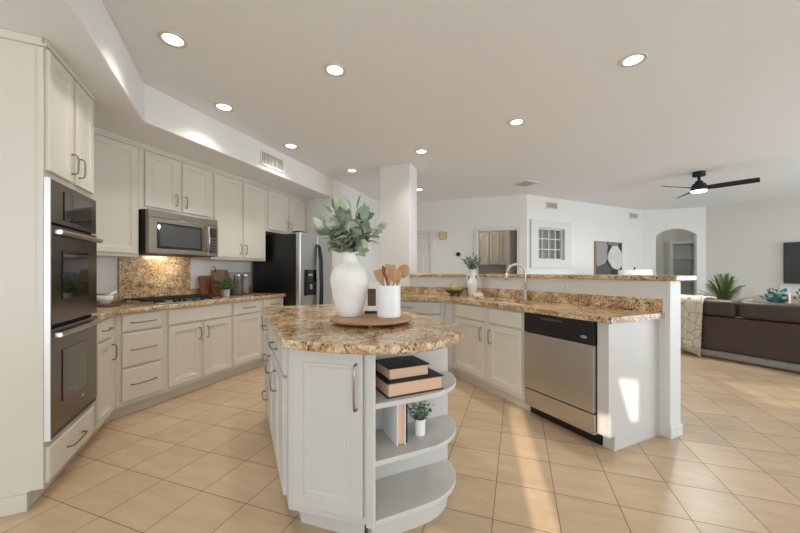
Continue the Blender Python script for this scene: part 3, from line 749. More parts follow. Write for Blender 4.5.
CX, CY = -.725, 1.868
cr = thing('utensil_crock', 'plain white cylindrical crock of wooden spoons on the tray', 'utensil holder', (CX, CY, zt), 0)
mesh('crock', lathe(B(), [(0, zt), (.066, zt), (.070, zt+.004), (.070, zt+.186), (.067, zt+.189), (.063, zt+.186), (.063, zt+.01), (0, zt+.01)], CX, CY, 40, cap=False), CER, cr, smooth=False)
def spoon(label, ax, lean, bowl, L, w_, flat, name='wooden_spoon', dark=False, twist=0.0):
    """ax: lean azimuth (world), lean: rad; bowl size"""
    t = thing(name, label, 'utensil', (CX, CY, zt+.012), 0, 'wooden utensils in the crock')
    d = Vector((math.cos(ax)*math.sin(lean), math.sin(ax)*math.sin(lean), math.cos(lean)))
    r = .045
    b0 = Vector((CX-math.cos(ax)*r*.85*min(1, lean/.25), CY-math.sin(ax)*r*.85*min(1, lean/.25), zt+.014)); tip = b0 + d*L
    m = WOODR if dark else WOODL
    mesh('shaft', tube(B(), [b0, b0+d*L*.5, tip], [.006, .0055, .006], 8), m, t, smooth=True)
    bm = B(); rv = Vector((math.cos(rad(19.3)+twist), math.sin(rad(19.3)+twist), 0)); rv = (rv - d*rv.dot(d)).normalized(); nv = d.cross(rv)
    M3 = Matrix((rv, nv, d)).transposed()
    if flat == 'spat':
        prof_ = [(-.3, 0), (-.85, .35), (-1, .75), (-.9, 1), (.9, 1), (1, .75), (.85, .35), (.3, 0)]
        lo = [bm.verts.new(tip + rv*w_*x + d*bowl*2*z - nv*.003) for x, z in prof_]; hi = [bm.verts.new(tip + rv*w_*x + d*bowl*2*z + nv*.003) for x, z in prof_]
        bm.faces.new(lo); bm.faces.new(hi[::-1])
        for i in range(8): bm.faces.new((lo[i], hi[i], hi[(i+1) % 8], lo[(i+1) % 8]))
        mesh('head', bm, m, t, bevel=.002)
    else:
        ellipsoid(bm, tip + d*bowl*.95, (w_, .007, bowl), rot=M3)
        mesh('head', bm, m, t, smooth=True)
A0 = rad(19.3)
spoon('wooden spatula with a flat square head in the middle of the crock', A0+.1, .06, .050, .200, .034, 'spat')
spoon('oval wooden spoon leaning right in the crock, in front of the round one', A0-.25, .36, .044, .205, .028, 'oval')
spoon('large round wooden spoon leaning farthest right in the crock', A0+.35, .47, .044, .25, .038, 'oval')
spoon('pale wooden spatula leaning left in the crock', A0+PI-.3, .40, .045, .20, .027, 'spat')
spoon('narrow dark-edged wooden spoon leaning left in the crock', A0+PI+.15, .25, .040, .225, .018, 'oval', dark=True, twist=.9)
spoon('narrow wooden spoon leaning slightly left behind the spatula', A0+PI+.9, .10, .030, .225, .018, 'oval', twist=.4)
# small framed block on the tray
fb = thing('framed_print', 'small white framed print standing behind the crock on the tray', 'picture frame', (-.888, 1.985, zt), 0)
def fr_pts(th): return th
bm = bx(0, 0, 0, 0, 0, 0); bm.free()
# local frame of 19 degrees faces the camera side
c19 = rotz(-19.3).to_3x3() @ Vector((-.888, 1.985, 0))
th19 = 19.3
c = rotz(-th19) @ Vector((-.888, 1.985, 0))
bm = bx(c.x-.043, c.x+.043, c.y-.012, c.y+.012, zt+.016, zt+.20); mesh('frame', bm, CER, fb, th19, bevel=.003)
mesh('base', bx(c.x-.046, c.x+.046, c.y-.02, c.y+.02, zt, zt+.0155), BLKM, fb, th19)
mesh('print', bx(c.x-.026, c.x+.026, c.y-.0145, c.y-.0125, zt+.05, zt+.16), WOODD, fb, th19)

# books on the shelves
def book(label, u0, u1, v0, v1, z0, z1, cov, group, stand=False):
    t = thing('book', label, 'book', ((u0+u1)/2, (v0+v1)/2, z0), UV, group)
    if not stand:
        bm = bx(u0, u1, v0, v1, z0, z0+.004); box(bm, u0, u1, v0, v1, z1-.004, z1); box(bm, u0, u0+.005, v0, v1, z0+.004, z1-.004)
        mesh('cover', bm, cov, t, UV); mesh('pages', bx(u0+.0055, u1-.008, v0+.008, v1-.008, z0+.0045, z1-.0045), PAGE, t, UV)
    else:
        bm = bx(u0, u1, v0, v0+.004, z0, z1); box(bm, u0, u1, v1-.004, v1, z0, z1); box(bm, u0, u0+.004, v0+.004, v1-.004, z0, z1)
        mesh('cover', bm, cov, t, UV); mesh('pages', bx(u0+.0045, u1-.006, v0+.0045, v1-.0045, z0+.006, z1-.006), PAGE, t, UV)
GB = 'books on the island shelves'
book('larger black-covered book lying under a smaller one on the top island shelf', -1.605, -1.385, .605, .905, .6405, .708, COVB, GB)
book('smaller black-covered book lying on top of the larger one on the island shelf', -1.595, -1.415, .625, .845, .7085, .765, COVB, GB)
book('thick white-covered book standing upright on the middle island shelf', -1.60, -1.425, .672, .715, .3905, .605, COVW, GB, True)
book('thin black-covered book standing right of the white one on the island shelf', -1.60, -1.44, .717, .733, .3905, .60, COVB, GB, True)
sp_ = thing('potted_plant', 'tiny white pot of small-leaved greenery on the middle island shelf', 'plant', (*uvw(-1.49, .83), .3905), 0)
px_, py_ = uvw(-1.49, .83)
mesh('pot', lathe(B(), [(0, .3905), (.026, .3905), (.029, .47), (.025, .47), (.023, .455), (0, .455)], px_, py_, 24, cap=False), CER, sp_)
bs, bl, _ = bunch('x', None, None, px_, py_, .452, .085, .11, 16, .026, .014, [LEAFD, LEAFG], 11, base_r=.008, per=8, stemr=.0012)
mesh('stems', bs, STEM, sp_); mesh('foliage', bl, [LEAFD, LEAFG], sp_)

# ------------------------------------------------------------------ things on the left worktop
zc = .9145
mx_, my_ = -3.47, 1.94
t = thing('wooden_board', 'dark flat wooden board under the white mortar by the ovens', 'board', (mx_, my_, zc), 0)
mesh('slab', lathe(B(), [(0, zc), (.12, zc), (.125, zc+.008), (.12, zc+.016), (0, zc+.016)], mx_, my_, 32), WOODD, t)
t = thing('mortar', 'white mortar with its pestle on the dark board by the ovens', 'mortar', (mx_, my_, zc+.0165), 0); z_ = zc+.0165
mesh('mortar_bowl', lathe(B(), [(0, z_), (.035, z_), (.038, z_+.012), (.056, z_+.03), (.064, z_+.07), (.058, z_+.07), (.048, z_+.03), (0, z_+.022)], mx_, my_, 28, cap=False), CER, t, smooth=True)
mesh('pestle', tube(B(), [(mx_, my_, z_+.035), (mx_+.01, my_+.03, z_+.07), (mx_+.03, my_+.075, z_+.105)], [.014, .010, .013], 10), CER, t, smooth=True)
def board(name, label, x, y0, y1, z0, z1, m, hook=None, r=.03):
    t = thing(name, label, 'cutting board', (x, (y0+y1)/2, z0), 0, 'cutting boards against the wall')
    bm = B(); P = []
    for cy, cz, a0 in ((y1-r, z1-r, 0), (y0+r, z1-r, 90), (y0+r, z0+r, 180), (y1-r, z0+r, 270)):
        for k in range(5):
            a_ = rad(a0+90*k/4); P.append((cy+r*math.cos(a_), cz+r*math.sin(a_)))
    lean = .06
    lo = [bm.verts.new((x-lean*(z-z0)/.3, y, z)) for y, z in P]; hi = [bm.verts.new((x+.018-lean*(z-z0)/.3, y, z)) for y, z in P]
    bm.faces.new(lo); bm.faces.new(hi[::-1])
    for i in range(len(P)): bm.faces.new((lo[i], lo[(i+1) % len(P)], hi[(i+1) % len(P)], hi[i]))
    mesh('slab', bm, m, t)
    if hook:
        yy = y0+.03
        mesh('hanging_loop', tube(B(), [(x-.03, yy, z1-.03), (x-.03, yy, z1+.01), (x-.03, yy-.015, z1+.035), (x-.03, yy-.03, z1+.04)], .005, 8), BLKM, t)
    return t
board('cutting_board', 'tall weathered cutting board with a black hanging loop, behind the plant', -3.585, 3.20, 3.44, zc, 1.245, WOODG, hook=True)
board('cutting_board', 'short reddish-brown cutting board leaning at the left of the group', -3.565, 2.985, 3.185, zc, 1.17, WOODR)
board('cutting_board', 'small striped reddish cutting board leaning in front of the tall one', -3.50, 3.09, 3.19, zc, 1.115, WOODR, r=.02)
px_, py_ = -3.40, 3.20
t = thing('potted_plant', 'small leafy green plant in a grey pot before the cutting boards', 'plant', (px_, py_, zc), 0)
mesh('pot', lathe(B(), [(0, zc), (.033, zc), (.040, zc+.085), (.035, zc+.085), (.033, zc+.07), (0, zc+.07)], px_, py_, 24, cap=False), mat('grey_pot', (190, 188, 184), .6), t)
bs, bl, _ = bunch('x', None, None, px_, py_, zc+.065, .115, .135, 24, .045, .028, [LEAFG, LEAFD], 5, base_r=.01, per=8, stemr=.0012)
mesh('stems', bs, STEM, t); mesh('foliage', bl, [LEAFG, LEAFD], t)
rk = thing('jar_rack', 'thin black wire rack holding two glass jars near the refrigerator', 'rack', (-3.5, 3.53, zc), 0)
bm = B()
for x in (-3.56, -3.43):
    for z_ in (zc+.003, zc+.03, zc+.29): tube(bm, [(x, 3.40, z_), (x, 3.66, z_)], .0028, 6)
    for y in (3.40, 3.66): tube(bm, [(x, y, zc), (x, y, zc+.29)], .0028, 6)
for y in (3.40, 3.66):
    for z_ in (zc+.003, zc+.29): tube(bm, [(-3.56, y, z_), (-3.43, y, z_)], .0028, 6)
mesh('wire_frame', bm, BLKM, rk)
def jar(label, x, y, fill, fh, fm):
    t = thing('glass_jar', label, 'jar', (x, y, zc+.006), 0, 'jars in the wire rack'); z0 = zc+.0065
    mesh('glass', lathe(B(), [(0, z0), (.05, z0), (.054, z0+.01), (.054, z0+.215), (.044, z0+.235), (.044, z0+.24)], x, y, 28), mat('jar_glass', (225, 226, 224), .08, trans=.85), t, smooth=False)
    mesh('contents', lathe(B(), [(0, z0+.004), (.049, z0+.004), (.049, z0+fh), (0, z0+fh)], x, y, 24), fm, t)
    mesh('lid', lathe(B(), [(.050, z0+.2405), (.050, z0+.262), (.03, z0+.272), (.012, z0+.275), (.012, z0+.29), (0, z0+.292)], x, y, 24), STEEL, t, smooth=False)
jar('glass jar with steel lid and dark contents, left in the rack', -3.495, 3.465, 1, .20, mat('dark_grain', (120, 96, 74), .9, var=.4, vscale=90))
jar('glass jar with steel lid and pale layered contents, right in the rack', -3.495, 3.595, 1, .13, mat('pale_grain', (206, 178, 138), .9, var=.2, vscale=90))

# ------------------------------------------------------------------ things on the peninsula
fx_, fy_ = -.745, 4.20
fbw = thing('fruit_bowl', 'dark wooden footed bowl of green fruit beside the two-handled vase', 'bowl', (fx_, fy_, zc), 0)
mesh('bowl', lathe(B(), [(0, zc+.03), (.06, zc+.03), (.10, zc+.05), (.118, zc+.078), (.110, zc+.078), (.09, zc+.056), (0, zc+.04)], fx_, fy_, 36, cap=False), WOODD, fbw, smooth=True)
for k in range(3):
    an = 2*PI*k/3+.5
    mesh('foot', lathe(B(), [(.011, zc), (.014, zc+.034)], fx_+.055*math.cos(an), fy_+.055*math.sin(an), 12), WOODD, fbw)
for k, (dx, dy, s, lb) in enumerate(((-.055, -.015, 1, 'leftmost'), (0, -.045, 1.05, 'front centre'), (.058, -.01, 1, 'rightmost'), (-.01, .03, 1.1, 'rear'), (.062, .052, .85, 'rear right'))):
    bm = B(); c_ = (fx_+dx, fy_+dy, zc+.095+(.006 if k > 2 else 0)); ellipsoid(bm, c_, (.036*s, .036*s, .036*s))
    t = thing('green_fruit', 'green fruit in the dark bowl, %s of the five' % lb, 'fruit', (c_[0], c_[1], c_[2]-.036), 0, 'fruit in the bowl')
    mesh('flesh', bm, PEAR, t, smooth=True)
    mesh('stem', tube(B(), [(c_[0], c_[1], c_[2]+.034), (c_[0]+.004, c_[1], c_[2]+.048)], .0015, 5), STEM, t)
ax_, ay_ = -.53, 4.29
t = thing('handled_vase', 'white two-handled vase with grey-green sprigs by the half wall', 'vase', (ax_, ay_, zc), 0)
pr = [(0, 0), (.045, 0), (.050, .02), (.062, .09), (.070, .15), (.068, .175), (.052, .20), (.036, .22), (.034, .26), (.036, .32), (.040, .335), (.036, .337), (.030, .325), (.029, .24), (0, .2)]
mesh('vessel', lathe(B(), [(r, zc+z) for r, z in pr], ax_, ay_, 32, cap=False), CERR, t, smooth=True)
for s in (-1, 1):
    cs, sn = math.cos(A0)*s, math.sin(A0)*s
    mesh('vase_handle', tube(B(), [(ax_+cs*r, ay_+sn*r, zc+z) for r, z in ((.034, .265), (.055, .268), (.070, .25), (.072, .22), (.060, .188))], .0065, 8), CERR, t, smooth=True)
bs, bl, rt = bunch('sprig_bouquet', 'grey-green sprigs standing in the white two-handled vase', 'plant', ax_, ay_, zc+.30, .13, .22, 24, .05, .019, [LEAFD, LEAF], 21, base_r=.008, per=11, stemr=.0015)
mesh('stems', bs, STEM, rt); mesh('foliage', bl, [LEAFD, LEAF], rt)
t = thing('soap_dish', 'small white block with a beige top right of the two-handled vase', 'soap dish', (-.44, 4.17, zc), 0)
mesh('dish', bx(-.495, -.385, 4.135, 4.20, zc, zc+.038), CER, t, bevel=.006)
mesh('soap_bar', bx(-.485, -.395, 4.143, 4.192, zc+.0385, zc+.056), mat('beige_soap', (214, 186, 160), .6), t, bevel=.006)

# ------------------------------------------------------------------ ceiling lights
LZ = 2.7345
def downlight(x, y, label):
    t = thing('recessed_light', label, 'ceiling light', (x, y, LZ), 0, 'recessed ceiling lights')
    mesh('trim_ring', lathe(B(), [(.058, LZ), (.085, LZ), (.083, LZ-.006), (.060, LZ-.004)], x, y, 36, cap=False), TRIM, t)
    mesh('lens', lathe(B(), [(0, LZ-.0015), (.058, LZ-.0015), (.058, LZ-.0005), (0, LZ-.0005)], x, y, 32, cap=False), LENS, t)
    return t
DL = [(-2.122, 1.570, 'recessed ceiling light nearest the oven tower, above the soffit bend'),
      (-1.292, 2.210, 'recessed ceiling light above the island'),
      (.785, 2.812, 'recessed ceiling light nearest the right, in front of the peninsula'),
      (-2.547, 2.368, 'recessed ceiling light along the soffit, second from the ovens'),
      (-2.573, 3.368, 'recessed ceiling light along the soffit beside its air vent'),
      (-2.332, 4.483, 'recessed ceiling light near the far end of the soffit'),
      (-1.137, 4.066, 'recessed ceiling light just right of the column top'),
      (-.004, 3.585, 'recessed ceiling light above the sink'),
      (-1.703, 5.924, 'small recessed ceiling light behind the column')]
for i, (x, y, lb) in enumerate(DL):
    if i == 0: base = downlight(x, y, lb)
    else:
        c_ = copy_tree(base); c_.location = (x, y, LZ); c_['label'] = lb
    light('SPOT', 'downlight_beam', (x, y, LZ-.02), LAMP_W*2.2, (1, .965, .92), look=(0, 0, -1), spot_size=rad(125), spot_blend=1.0, shadow_soft_size=.05)

# air vents
def vent(label, th, x0, x1, yf, z0, z1, nsl, name='wall_vent', vertical=True):
    t = thing(name, label, 'air vent', ((x0+x1)/2, yf, z0), th, 'air vents')
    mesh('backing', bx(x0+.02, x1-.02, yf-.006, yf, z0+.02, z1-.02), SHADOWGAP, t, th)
    bm = bx(x0, x1, yf-.012, yf, z0, z0+.022); box(bm, x0, x1, yf-.012, yf, z1-.022, z1)
    box(bm, x0, x0+.022, yf-.012, yf, z0+.0225, z1-.0225); box(bm, x1-.022, x1, yf-.012, yf, z0+.0225, z1-.0225)
    mesh('frame', bm, TRIM, t, th)
    bm = B()
    for k in range(nsl):
        xx = x0+.03+(x1-x0-.06)*(k+.5)/nsl; w_ = (x1-x0-.06)/nsl*.28
        box(bm, xx-w_, xx+w_, yf-.011, yf-.0065, z0+.0225, z1-.0225)
    mesh('slats', bm, mat('vent_slat', (205, 198, 184), .6), t, th)
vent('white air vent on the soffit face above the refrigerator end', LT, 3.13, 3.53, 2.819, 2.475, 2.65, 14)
# vents on the living wall: frame facing +u
def vent_u(label, v0, v1, z0, z1):
    # frame rotated so that x' = v and y' = -u
    vent(label, 45, v0, v1, 4.8195, z0, z1, 9)
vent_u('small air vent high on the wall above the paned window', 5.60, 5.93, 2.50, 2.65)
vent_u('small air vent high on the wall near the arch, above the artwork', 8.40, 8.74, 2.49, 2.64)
t = thing('ceiling_vent', 'square flat return vent in the ceiling beyond the peninsula', 'air vent', (-4.2, 4.43, LZ), UV, 'air vents')
mesh('frame', bx(-4.36, -4.06, 4.29, 4.57, LZ-.012, LZ), mat('vent_grey', (214, 214, 212), .7), t, UV)
bm = B()
for k in range(8): box(bm, -4.34, -4.08, 4.31+k*.032, 4.325+k*.032, LZ-.016, LZ-.0125)
mesh('slats', bm, mat('vent_grey2', (196, 196, 194), .7), t, UV)

# ceiling fan
FX, FY = 2.61, 6.29
fn = thing('ceiling_fan', 'black three-blade ceiling fan with a lit disc in the living area', 'ceiling fan', (FX, FY, 2.7345), 0)
mesh('canopy', lathe(B(), [(.078, 2.7345), (.078, 2.675), (.072, 2.67), (0, 2.67)], FX, FY, 32), BLKM, fn)
mesh('downrod', lathe(B(), [(.02, 2.6695), (.02, 2.60)], FX, FY, 16), BLKM, fn)
mesh('motor', lathe(B(), [(.02, 2.5995), (.045, 2.595), (.05, 2.56), (.075, 2.555), (.095, 2.51), (.10, 2.455), (.097, 2.45), (0, 2.45)], FX, FY, 36), BLKM, fn, smooth=False)
mesh('light_disc', lathe(B(), [(.097, 2.4495), (.093, 2.438), (.08, 2.43), (0, 2.427)], FX, FY, 36), FANL, fn)
for k, an in enumerate((90, -30, 210)):
    bm = B(); c_, s_ = math.cos(rad(an)), math.sin(rad(an))
    sec = [(.08, .035, .00), (.2, .055, .0), (.5, .06, .0), (.63, .052, 0)]
    lo, hi = [], []
    for r, wd, dz in sec:
        for sg in (-1, 1):
            x = FX+c_*r - s_*wd*sg; y = FY+s_*r + c_*wd*sg; z = 2.485 - sg*.020
            lo.append(bm.verts.new((x, y, z-.004))); hi.append(bm.verts.new((x, y, z+.004)))
    for i in range(3):
        a_, b2, c2, d2 = 2*i, 2*i+1, 2*i+3, 2*i+2
        bm.faces.new((lo[a_], lo[b2], lo[c2], lo[d2])); bm.faces.new((hi[a_], hi[d2], hi[c2], hi[b2]))
        bm.faces.new((lo[a_], lo[d2], hi[d2], hi[a_])); bm.faces.new((lo[b2], hi[b2], hi[c2], lo[c2]))
    bm.faces.new((lo[0], hi[0], hi[1], lo[1])); bm.faces.new((lo[6], lo[7], hi[7], hi[6]))
    mesh('blade', bm, BLKM, fn)
light('AREA', 'fan_lamp', (FX, FY, 2.42), 26, (.95, .98, 1), look=(0, 0, -1), shape='DISK', size=.18)

# chime, thermostat
t = thing('door_chime', 'tan rectangular door chime on the far wall left of the doorway', 'door chime', (-1.47, 6.98, 1.90), 0)
mesh('chime_box', bx(-1.555, -1.43, 6.95, 6.999, 1.905, 2.07), mat('tan_plastic', (206, 184, 138), .6), t, bevel=.008)
mesh('chime_side', bx(-1.4295, -1.395, 6.96, 6.999, 1.915, 2.06), mat('tan_plastic2', (190, 166, 122), .6), t, bevel=.004)
t = thing('thermostat', 'small round black thermostat on the far wall above the two-handled vase', 'thermostat', (-1.17, 6.98, 1.57), 0)
bm = B(); lathe(bm, [(0, 0), (.042, 0), (.045, .004), (.045, .02), (.04, .024), (0, .024)], 0, 0, 28)
for v in bm.verts: v.co = Vector((-1.155+v.co.x, 6.999-v.co.z, 1.585+v.co.y))
mesh('dial', bm, BLK, t)
bm = B(); lathe(bm, [(0, .0245), (.028, .0245), (.026, .027), (0, .027)], 0, 0, 24)
for v in bm.verts: v.co = Vector((-1.155+v.co.x, 6.999-v.co.z, 1.585+v.co.y))
mesh('display', bm, GLS, t)

# artwork on the living wall (facing +u)
ar = thing('canvas_artwork', 'framed abstract canvas in greys and black on the living room wall', 'artwork', (-4.8, 7.62, 1.0), UV)
au = -4.8195
mesh('frame', bx(au, au+.045, 7.10, 8.05, .98, 1.90), mat('gold_wood', (160, 138, 104), .5), ar, UV)
cv = B()
def apoly(pts_, uu, mi):
    lo = [cv.verts.new((uu-.0012, a_, b2)) for a_, b2 in pts_]; hi = [cv.verts.new((uu, a_, b2)) for a_, b2 in pts_]
    cv.faces.new(lo).material_index = mi; cv.faces.new(hi).material_index = mi
    for i in range(len(pts_)): cv.faces.new((lo[i], lo[(i+1) % len(pts_)], hi[(i+1) % len(pts_)], hi[i])).material_index = mi
u1 = au+.047
apoly([(7.115, .995), (8.035, .995), (8.035, 1.885), (7.115, 1.885)], u1, 0)
def blob(cx_, cz_, rx, rz, mi, uu, seed, n=18, lo_=-9, hi_=9):
    rnd = random.Random(seed); P_ = []
    for k in range(n):
        a_ = 2*PI*k/n; s_ = 1+rnd.uniform(-.12, .12)
        P_.append((min(8.03, max(7.12, cx_+rx*s_*math.cos(a_))), min(1.88, max(1.0, cz_+rz*s_*math.sin(a_)))))
    apoly(P_, uu, mi)
blob(7.27, 1.66, .24, .36, 2, u1+.0015, 1); blob(7.80, 1.55, .27, .27, 1, u1+.003, 2); blob(7.34, 1.20, .30, .20, 3, u1+.003, 3); blob(7.8, 1.14, .22, .12, 0, u1+.0045, 4)
blob(7.72, 1.86, .2, .05, 4, u1+.0045, 5)
mesh('canvas', cv, [mat('art_black', (52, 52, 54), .7), mat('art_white', (206, 203, 196), .8, var=.12, vscale=12), mat('art_grey', (150, 150, 147), .8), mat('art_mid', (84, 84, 86), .8, var=.3, vscale=40), mat('art_taupe', (132, 122, 110), .8)], ar, UV)

# floor lamp with white drum shade
lx, ly = 2.16, 7.64
lp = thing('floor_lamp', 'lamp with a wide white drum shade behind the bar near the artwork', 'lamp', (lx, ly, 0), 0)
mesh('base', lathe(B(), [(0, 0), (.14, 0), (.14, .015), (.02, .03), (0, .03)], lx, ly, 32), BLKM, lp)
mesh('pole', lathe(B(), [(.01, .0305), (.01, 1.275)], lx, ly, 12), BLKM, lp)
mesh('lamp_shade', lathe(B(), [(.29, 1.00), (.27, 1.258), (.26, 1.258), (.28, 1.00)], lx, ly, 40, cap=False), mat('shade_fabric', (238, 236, 230), .8), lp, smooth=True)
bm = B(); ellipsoid(bm, (lx, ly, 1.29), (.018, .018, .018))
for an in (0, 120, 240): tube(bm, [(lx, ly, 1.245), (lx+.262*math.cos(rad(an)), ly+.262*math.sin(rad(an)), 1.24)], .003, 6)
mesh('finial', bm, BLKM, lp)

# ------------------------------------------------------------------ laundry room cabinets seen through the doorway
TAU = mat('taupe_cabinet', (176, 164, 146), .5)
cabinet('laundry_cabinet', 'taupe wall cabinet with two doors seen through the doorway', 0, -1.14, -.637, 8.50, .33, 1.38, 2.19,
        [('door', -1.125, -.885, 1.40, 2.17, None, 'b'), ('door', -.875, -.645, 1.40, 2.17, None, 'b')], m=TAU, toe=False)
cabinet('laundry_cabinet', 'taupe wall cabinet at the right of the two-door one in the doorway', 0, -.636, -.165, 8.50, .33, 1.38, 2.19,
        [('door', -.63, -.40, 1.40, 2.17, None, 'b'), ('door', -.39, -.175, 1.40, 2.17, None, 'b')], m=TAU, toe=False)
cabinet('laundry_base_cabinet', 'low taupe cabinet with two doors under the laundry wall cabinets', 0, -1.35, -.17, 8.30, .53, .10, .873,
        [('door', -1.33, -.76, .12, .85, None, 'b'), ('door', -.74, -.19, .12, .85, None, 'b')], m=TAU)
light('POINT', 'laundry_fill_light', (-1.2, 7.8, 2.6), 13, (1, .95, .88), shadow_soft_size=.15)  # fill added to brighten the laundry room, no fixture there
light('POINT', 'hall_fill_light', (3.7, 10.6, 2.6), 3, (1, .96, .9), shadow_soft_size=.15)  # weak fill added to lift the hall beyond the arch
# hallway shelves and door seen through the arch
hs = thing('hall_shelving', 'white recessed shelving seen through the arched opening', 'shelving', (4.38, 11.5, 0), 0)
mesh('surround', (lambda bm: (box(bm, 4.02, 4.10, 11.28, 11.69, 0, 2.08), box(bm, 4.66, 4.74, 11.28, 11.69, 0, 2.08), box(bm, 4.1005, 4.6595, 11.28, 11.69, 2.0, 2.08), bm)[-1])(B()), TRIM, hs)
for z_ in (.3, .62, .94, 1.26, 1.58): mesh('shelf', bx(4.1005, 4.6595, 11.32, 11.69, z_, z_+.02), TRIM, hs)
mesh('back_panel', bx(4.1005, 4.6595, 11.66, 11.685, 1.61, 1.99), WALL, hs)
struct('door_2', loops_front(B(), 3.15, 3.80, .02, 2.04, [(0, 11.655), (.10, 11.655), (.12, 11.665), (.16, 11.658)], 11.699), TRIM)
casing('trim_3', 3.15, 3.80, 2.05, 11.699, .06)

# ------------------------------------------------------------------ living room
sf = thing('leather_sofa', 'dark brown leather sofa seen from behind beyond the peninsula', 'sofa', (-1.5, 6.4, 0), UV)
zr = .0005
U0, U1 = -2.74, -.30; V0 = 6.0
mesh('frame', bx(U0, U1, V0, V0+.15, .115, .59), LEATH, sf, UV, bevel=.03, bseg=3)
mesh('base', bx(U0+.01, U1-.01, V0+.012, V0+.9, .012, .114), mat('grey_base', (150, 145, 138), .8, var=.15, vscale=20), sf, UV, bevel=.03, bseg=3, label='low grey base of the sofa')
mesh('seat_base', bx(U0+.2, U1-.2, V0+.16, V0+.93, .115, .42), LEATH, sf, UV, bevel=.03)
mesh('arm', bx(U0, U0+.19, V0+.16, V0+.93, .115, .60), LEATH, sf, UV, bevel=.05, bseg=3)
mesh('arm', bx(U1-.19, U1, V0+.16, V0+.93, .115, .60), LEATH, sf, UV, bevel=.05, bseg=3)
for a_, b2 in ((U0+.01, -2.095), (-2.065, -1.2), (-1.17, U1-.01)):
    mesh('back_cushion', bx(a_, b2, V0+.01, V0+.29, .592, .82), LEATH, sf, UV, bevel=.05, bseg=4)
for a_, b2 in ((-2.53, -1.87), (-1.86, -1.18), (-1.17, -.51)):
    mesh('seat_cushion', bx(a_, b2, V0+.30, V0+.95, .425, .53), LEATH, sf, UV, bevel=.04, bseg=3)
for a_, b2 in ((U0+.15, 6.15), (U1-.15, 6.15), (U0+.15, 6.8), (U1-.15, 6.8)):
    mesh('leg', lathe(B(), [(.022, 0), (.028, .0125)], a_, b2, 12), BLKM, sf, UV)
# throw blanket draped over the left end of the sofa back
bm = B(); rows = []
NV, NS = 30, 24
path = [(6.34, .835), (6.27, .845), (6.15, .85), (6.03, .84), (5.985, .79), (5.975, .65), (5.97, .50), (5.965, .34), (5.955, .20)]
path = catmull(path, 4)
for i, (v_, z_) in enumerate(path):
    row = []; tt = i/(len(path)-1)
    for j in range(NS):
        s_ = j/(NS-1)
        lift = .012*math.sin(j*1.35+tt*1.5) + .006*math.sin(j*3.1)
        u_ = U0-.04+.37*s_ - .03*tt*s_ 
        zz = z_ - .17*s_*max(0, tt-.3) + (lift if tt < .3 else 0)
        vv = v_ - (abs(lift)+lift*.5 if tt >= .25 else 0)
        row.append(bm.verts.new((u_, vv, zz)))
    rows.append(row)
for a_, b2 in zip(rows, rows[1:]):
    for j in range(NS-1): bm.faces.new((a_[j], a_[j+1], b2[j+1], b2[j]))
THR = mat('cream_knit', (214, 206, 188), .95, var=.12, vscale=18, bump=.5, bscale=70)
def throw_mat():
    m = bpy.data.materials.new('cream_throw'); m.use_nodes = True; n = m.node_tree; b = n.nodes['Principled BSDF']; b.inputs['Roughness'].default_value = .95
    tc = n.nodes.new('ShaderNodeTexCoord'); vo = n.nodes.new('ShaderNodeTexVoronoi'); vo.feature = 'DISTANCE_TO_EDGE'; vo.inputs['Scale'].default_value = 7
    n.links.new(tc.outputs['Object'], vo.inputs['Vector'])
    r = n.nodes.new('ShaderNodeValToRGB'); r.color_ramp.elements[0].position = .012; r.color_ramp.elements[1].position = .035
    r.color_ramp.elements[0].color = srgb(150, 136, 114); r.color_ramp.elements[1].color = srgb(216, 208, 190)
    n.links.new(vo.outputs[0], r.inputs[0]); n.links.new(r.outputs[0], b.inputs['Base Color']); return m
tb = thing('throw_blanket', 'cream patterned throw with fringe draped over the sofa back', 'blanket', (U0+.1, 6.05, .1), UV)
ends = [v.co.copy() for v in rows[-1]]
tm = throw_mat()
o = mesh('cloth', bm, tm, tb, UV, smooth=True); sm = o.modifiers.new('solid', 'SOLIDIFY'); sm.thickness = .008; sm.offset = 0
bm = B()
for i, e_ in enumerate(ends):
    for k in (0, .5):
        e2 = e_ if i+1 >= len(ends) else e_.lerp(ends[i+1], k)
        tube(bm, [e2, e2+Vector((.003, -.004, -.03)), e2+Vector((random.uniform(-.008, .008), -.002, -.075))], .0035, 5)
mesh('fringe', bm, THR, tb, UV)
# palm in the living-room corner
pxw, pyw = 3.98, 8.62
pp = thing('potted_palm', 'green feathery palm standing in a pot behind the sofa', 'plant', (pxw, pyw, 0), 0)
mesh('pot', lathe(B(), [(0, 0), (.15, 0), (.19, .42), (.17, .42), (.16, .38), (0, .38)], pxw, pyw, 32, cap=False), mat('pale_pot', (205, 198, 186), .7), pp)
bs, bl = B(), B(); rnd = random.Random(4)
for i in range(24):
    an = 2*PI*i/24+rnd.uniform(-.2, .2); tilt = .12+.88*((i*.618) % 1)
    R_, H_ = .44*tilt, .82*(1-.45*tilt**2)
    pts = [Vector((pxw+math.cos(an)*R_*t**1.3, pyw+math.sin(an)*R_*t**1.3, .38+H_*(t*1.25-.25*t*t*(1+tilt)))) for t in [k/10 for k in range(11)]]
    tube(bs, pts, [.006*(1-.07*k) for k in range(11)], 5)
    for k in range(3, 11):
        d = (pts[k]-pts[k-1]).normalized(); sd = d.cross(Vector((0, 0, 1))).normalized()
        for f_ in (0, .33, .67):
            p = pts[k-1].lerp(pts[k], f_)
            for s_ in (-1, 1):
                leaf(bl, p, d*.7+sd*s_*.8+Vector((0, 0, .1)), Vector((0, 0, 1)),   .16*(1-abs(k-6)*.09), .016, droop=.25)
mesh('fronds', bl, mat('palm_green', (112, 140, 70), .5, var=.25, vscale=12), pp); mesh('stems', bs, mat('palm_stem', (96, 110, 60), .6), pp)
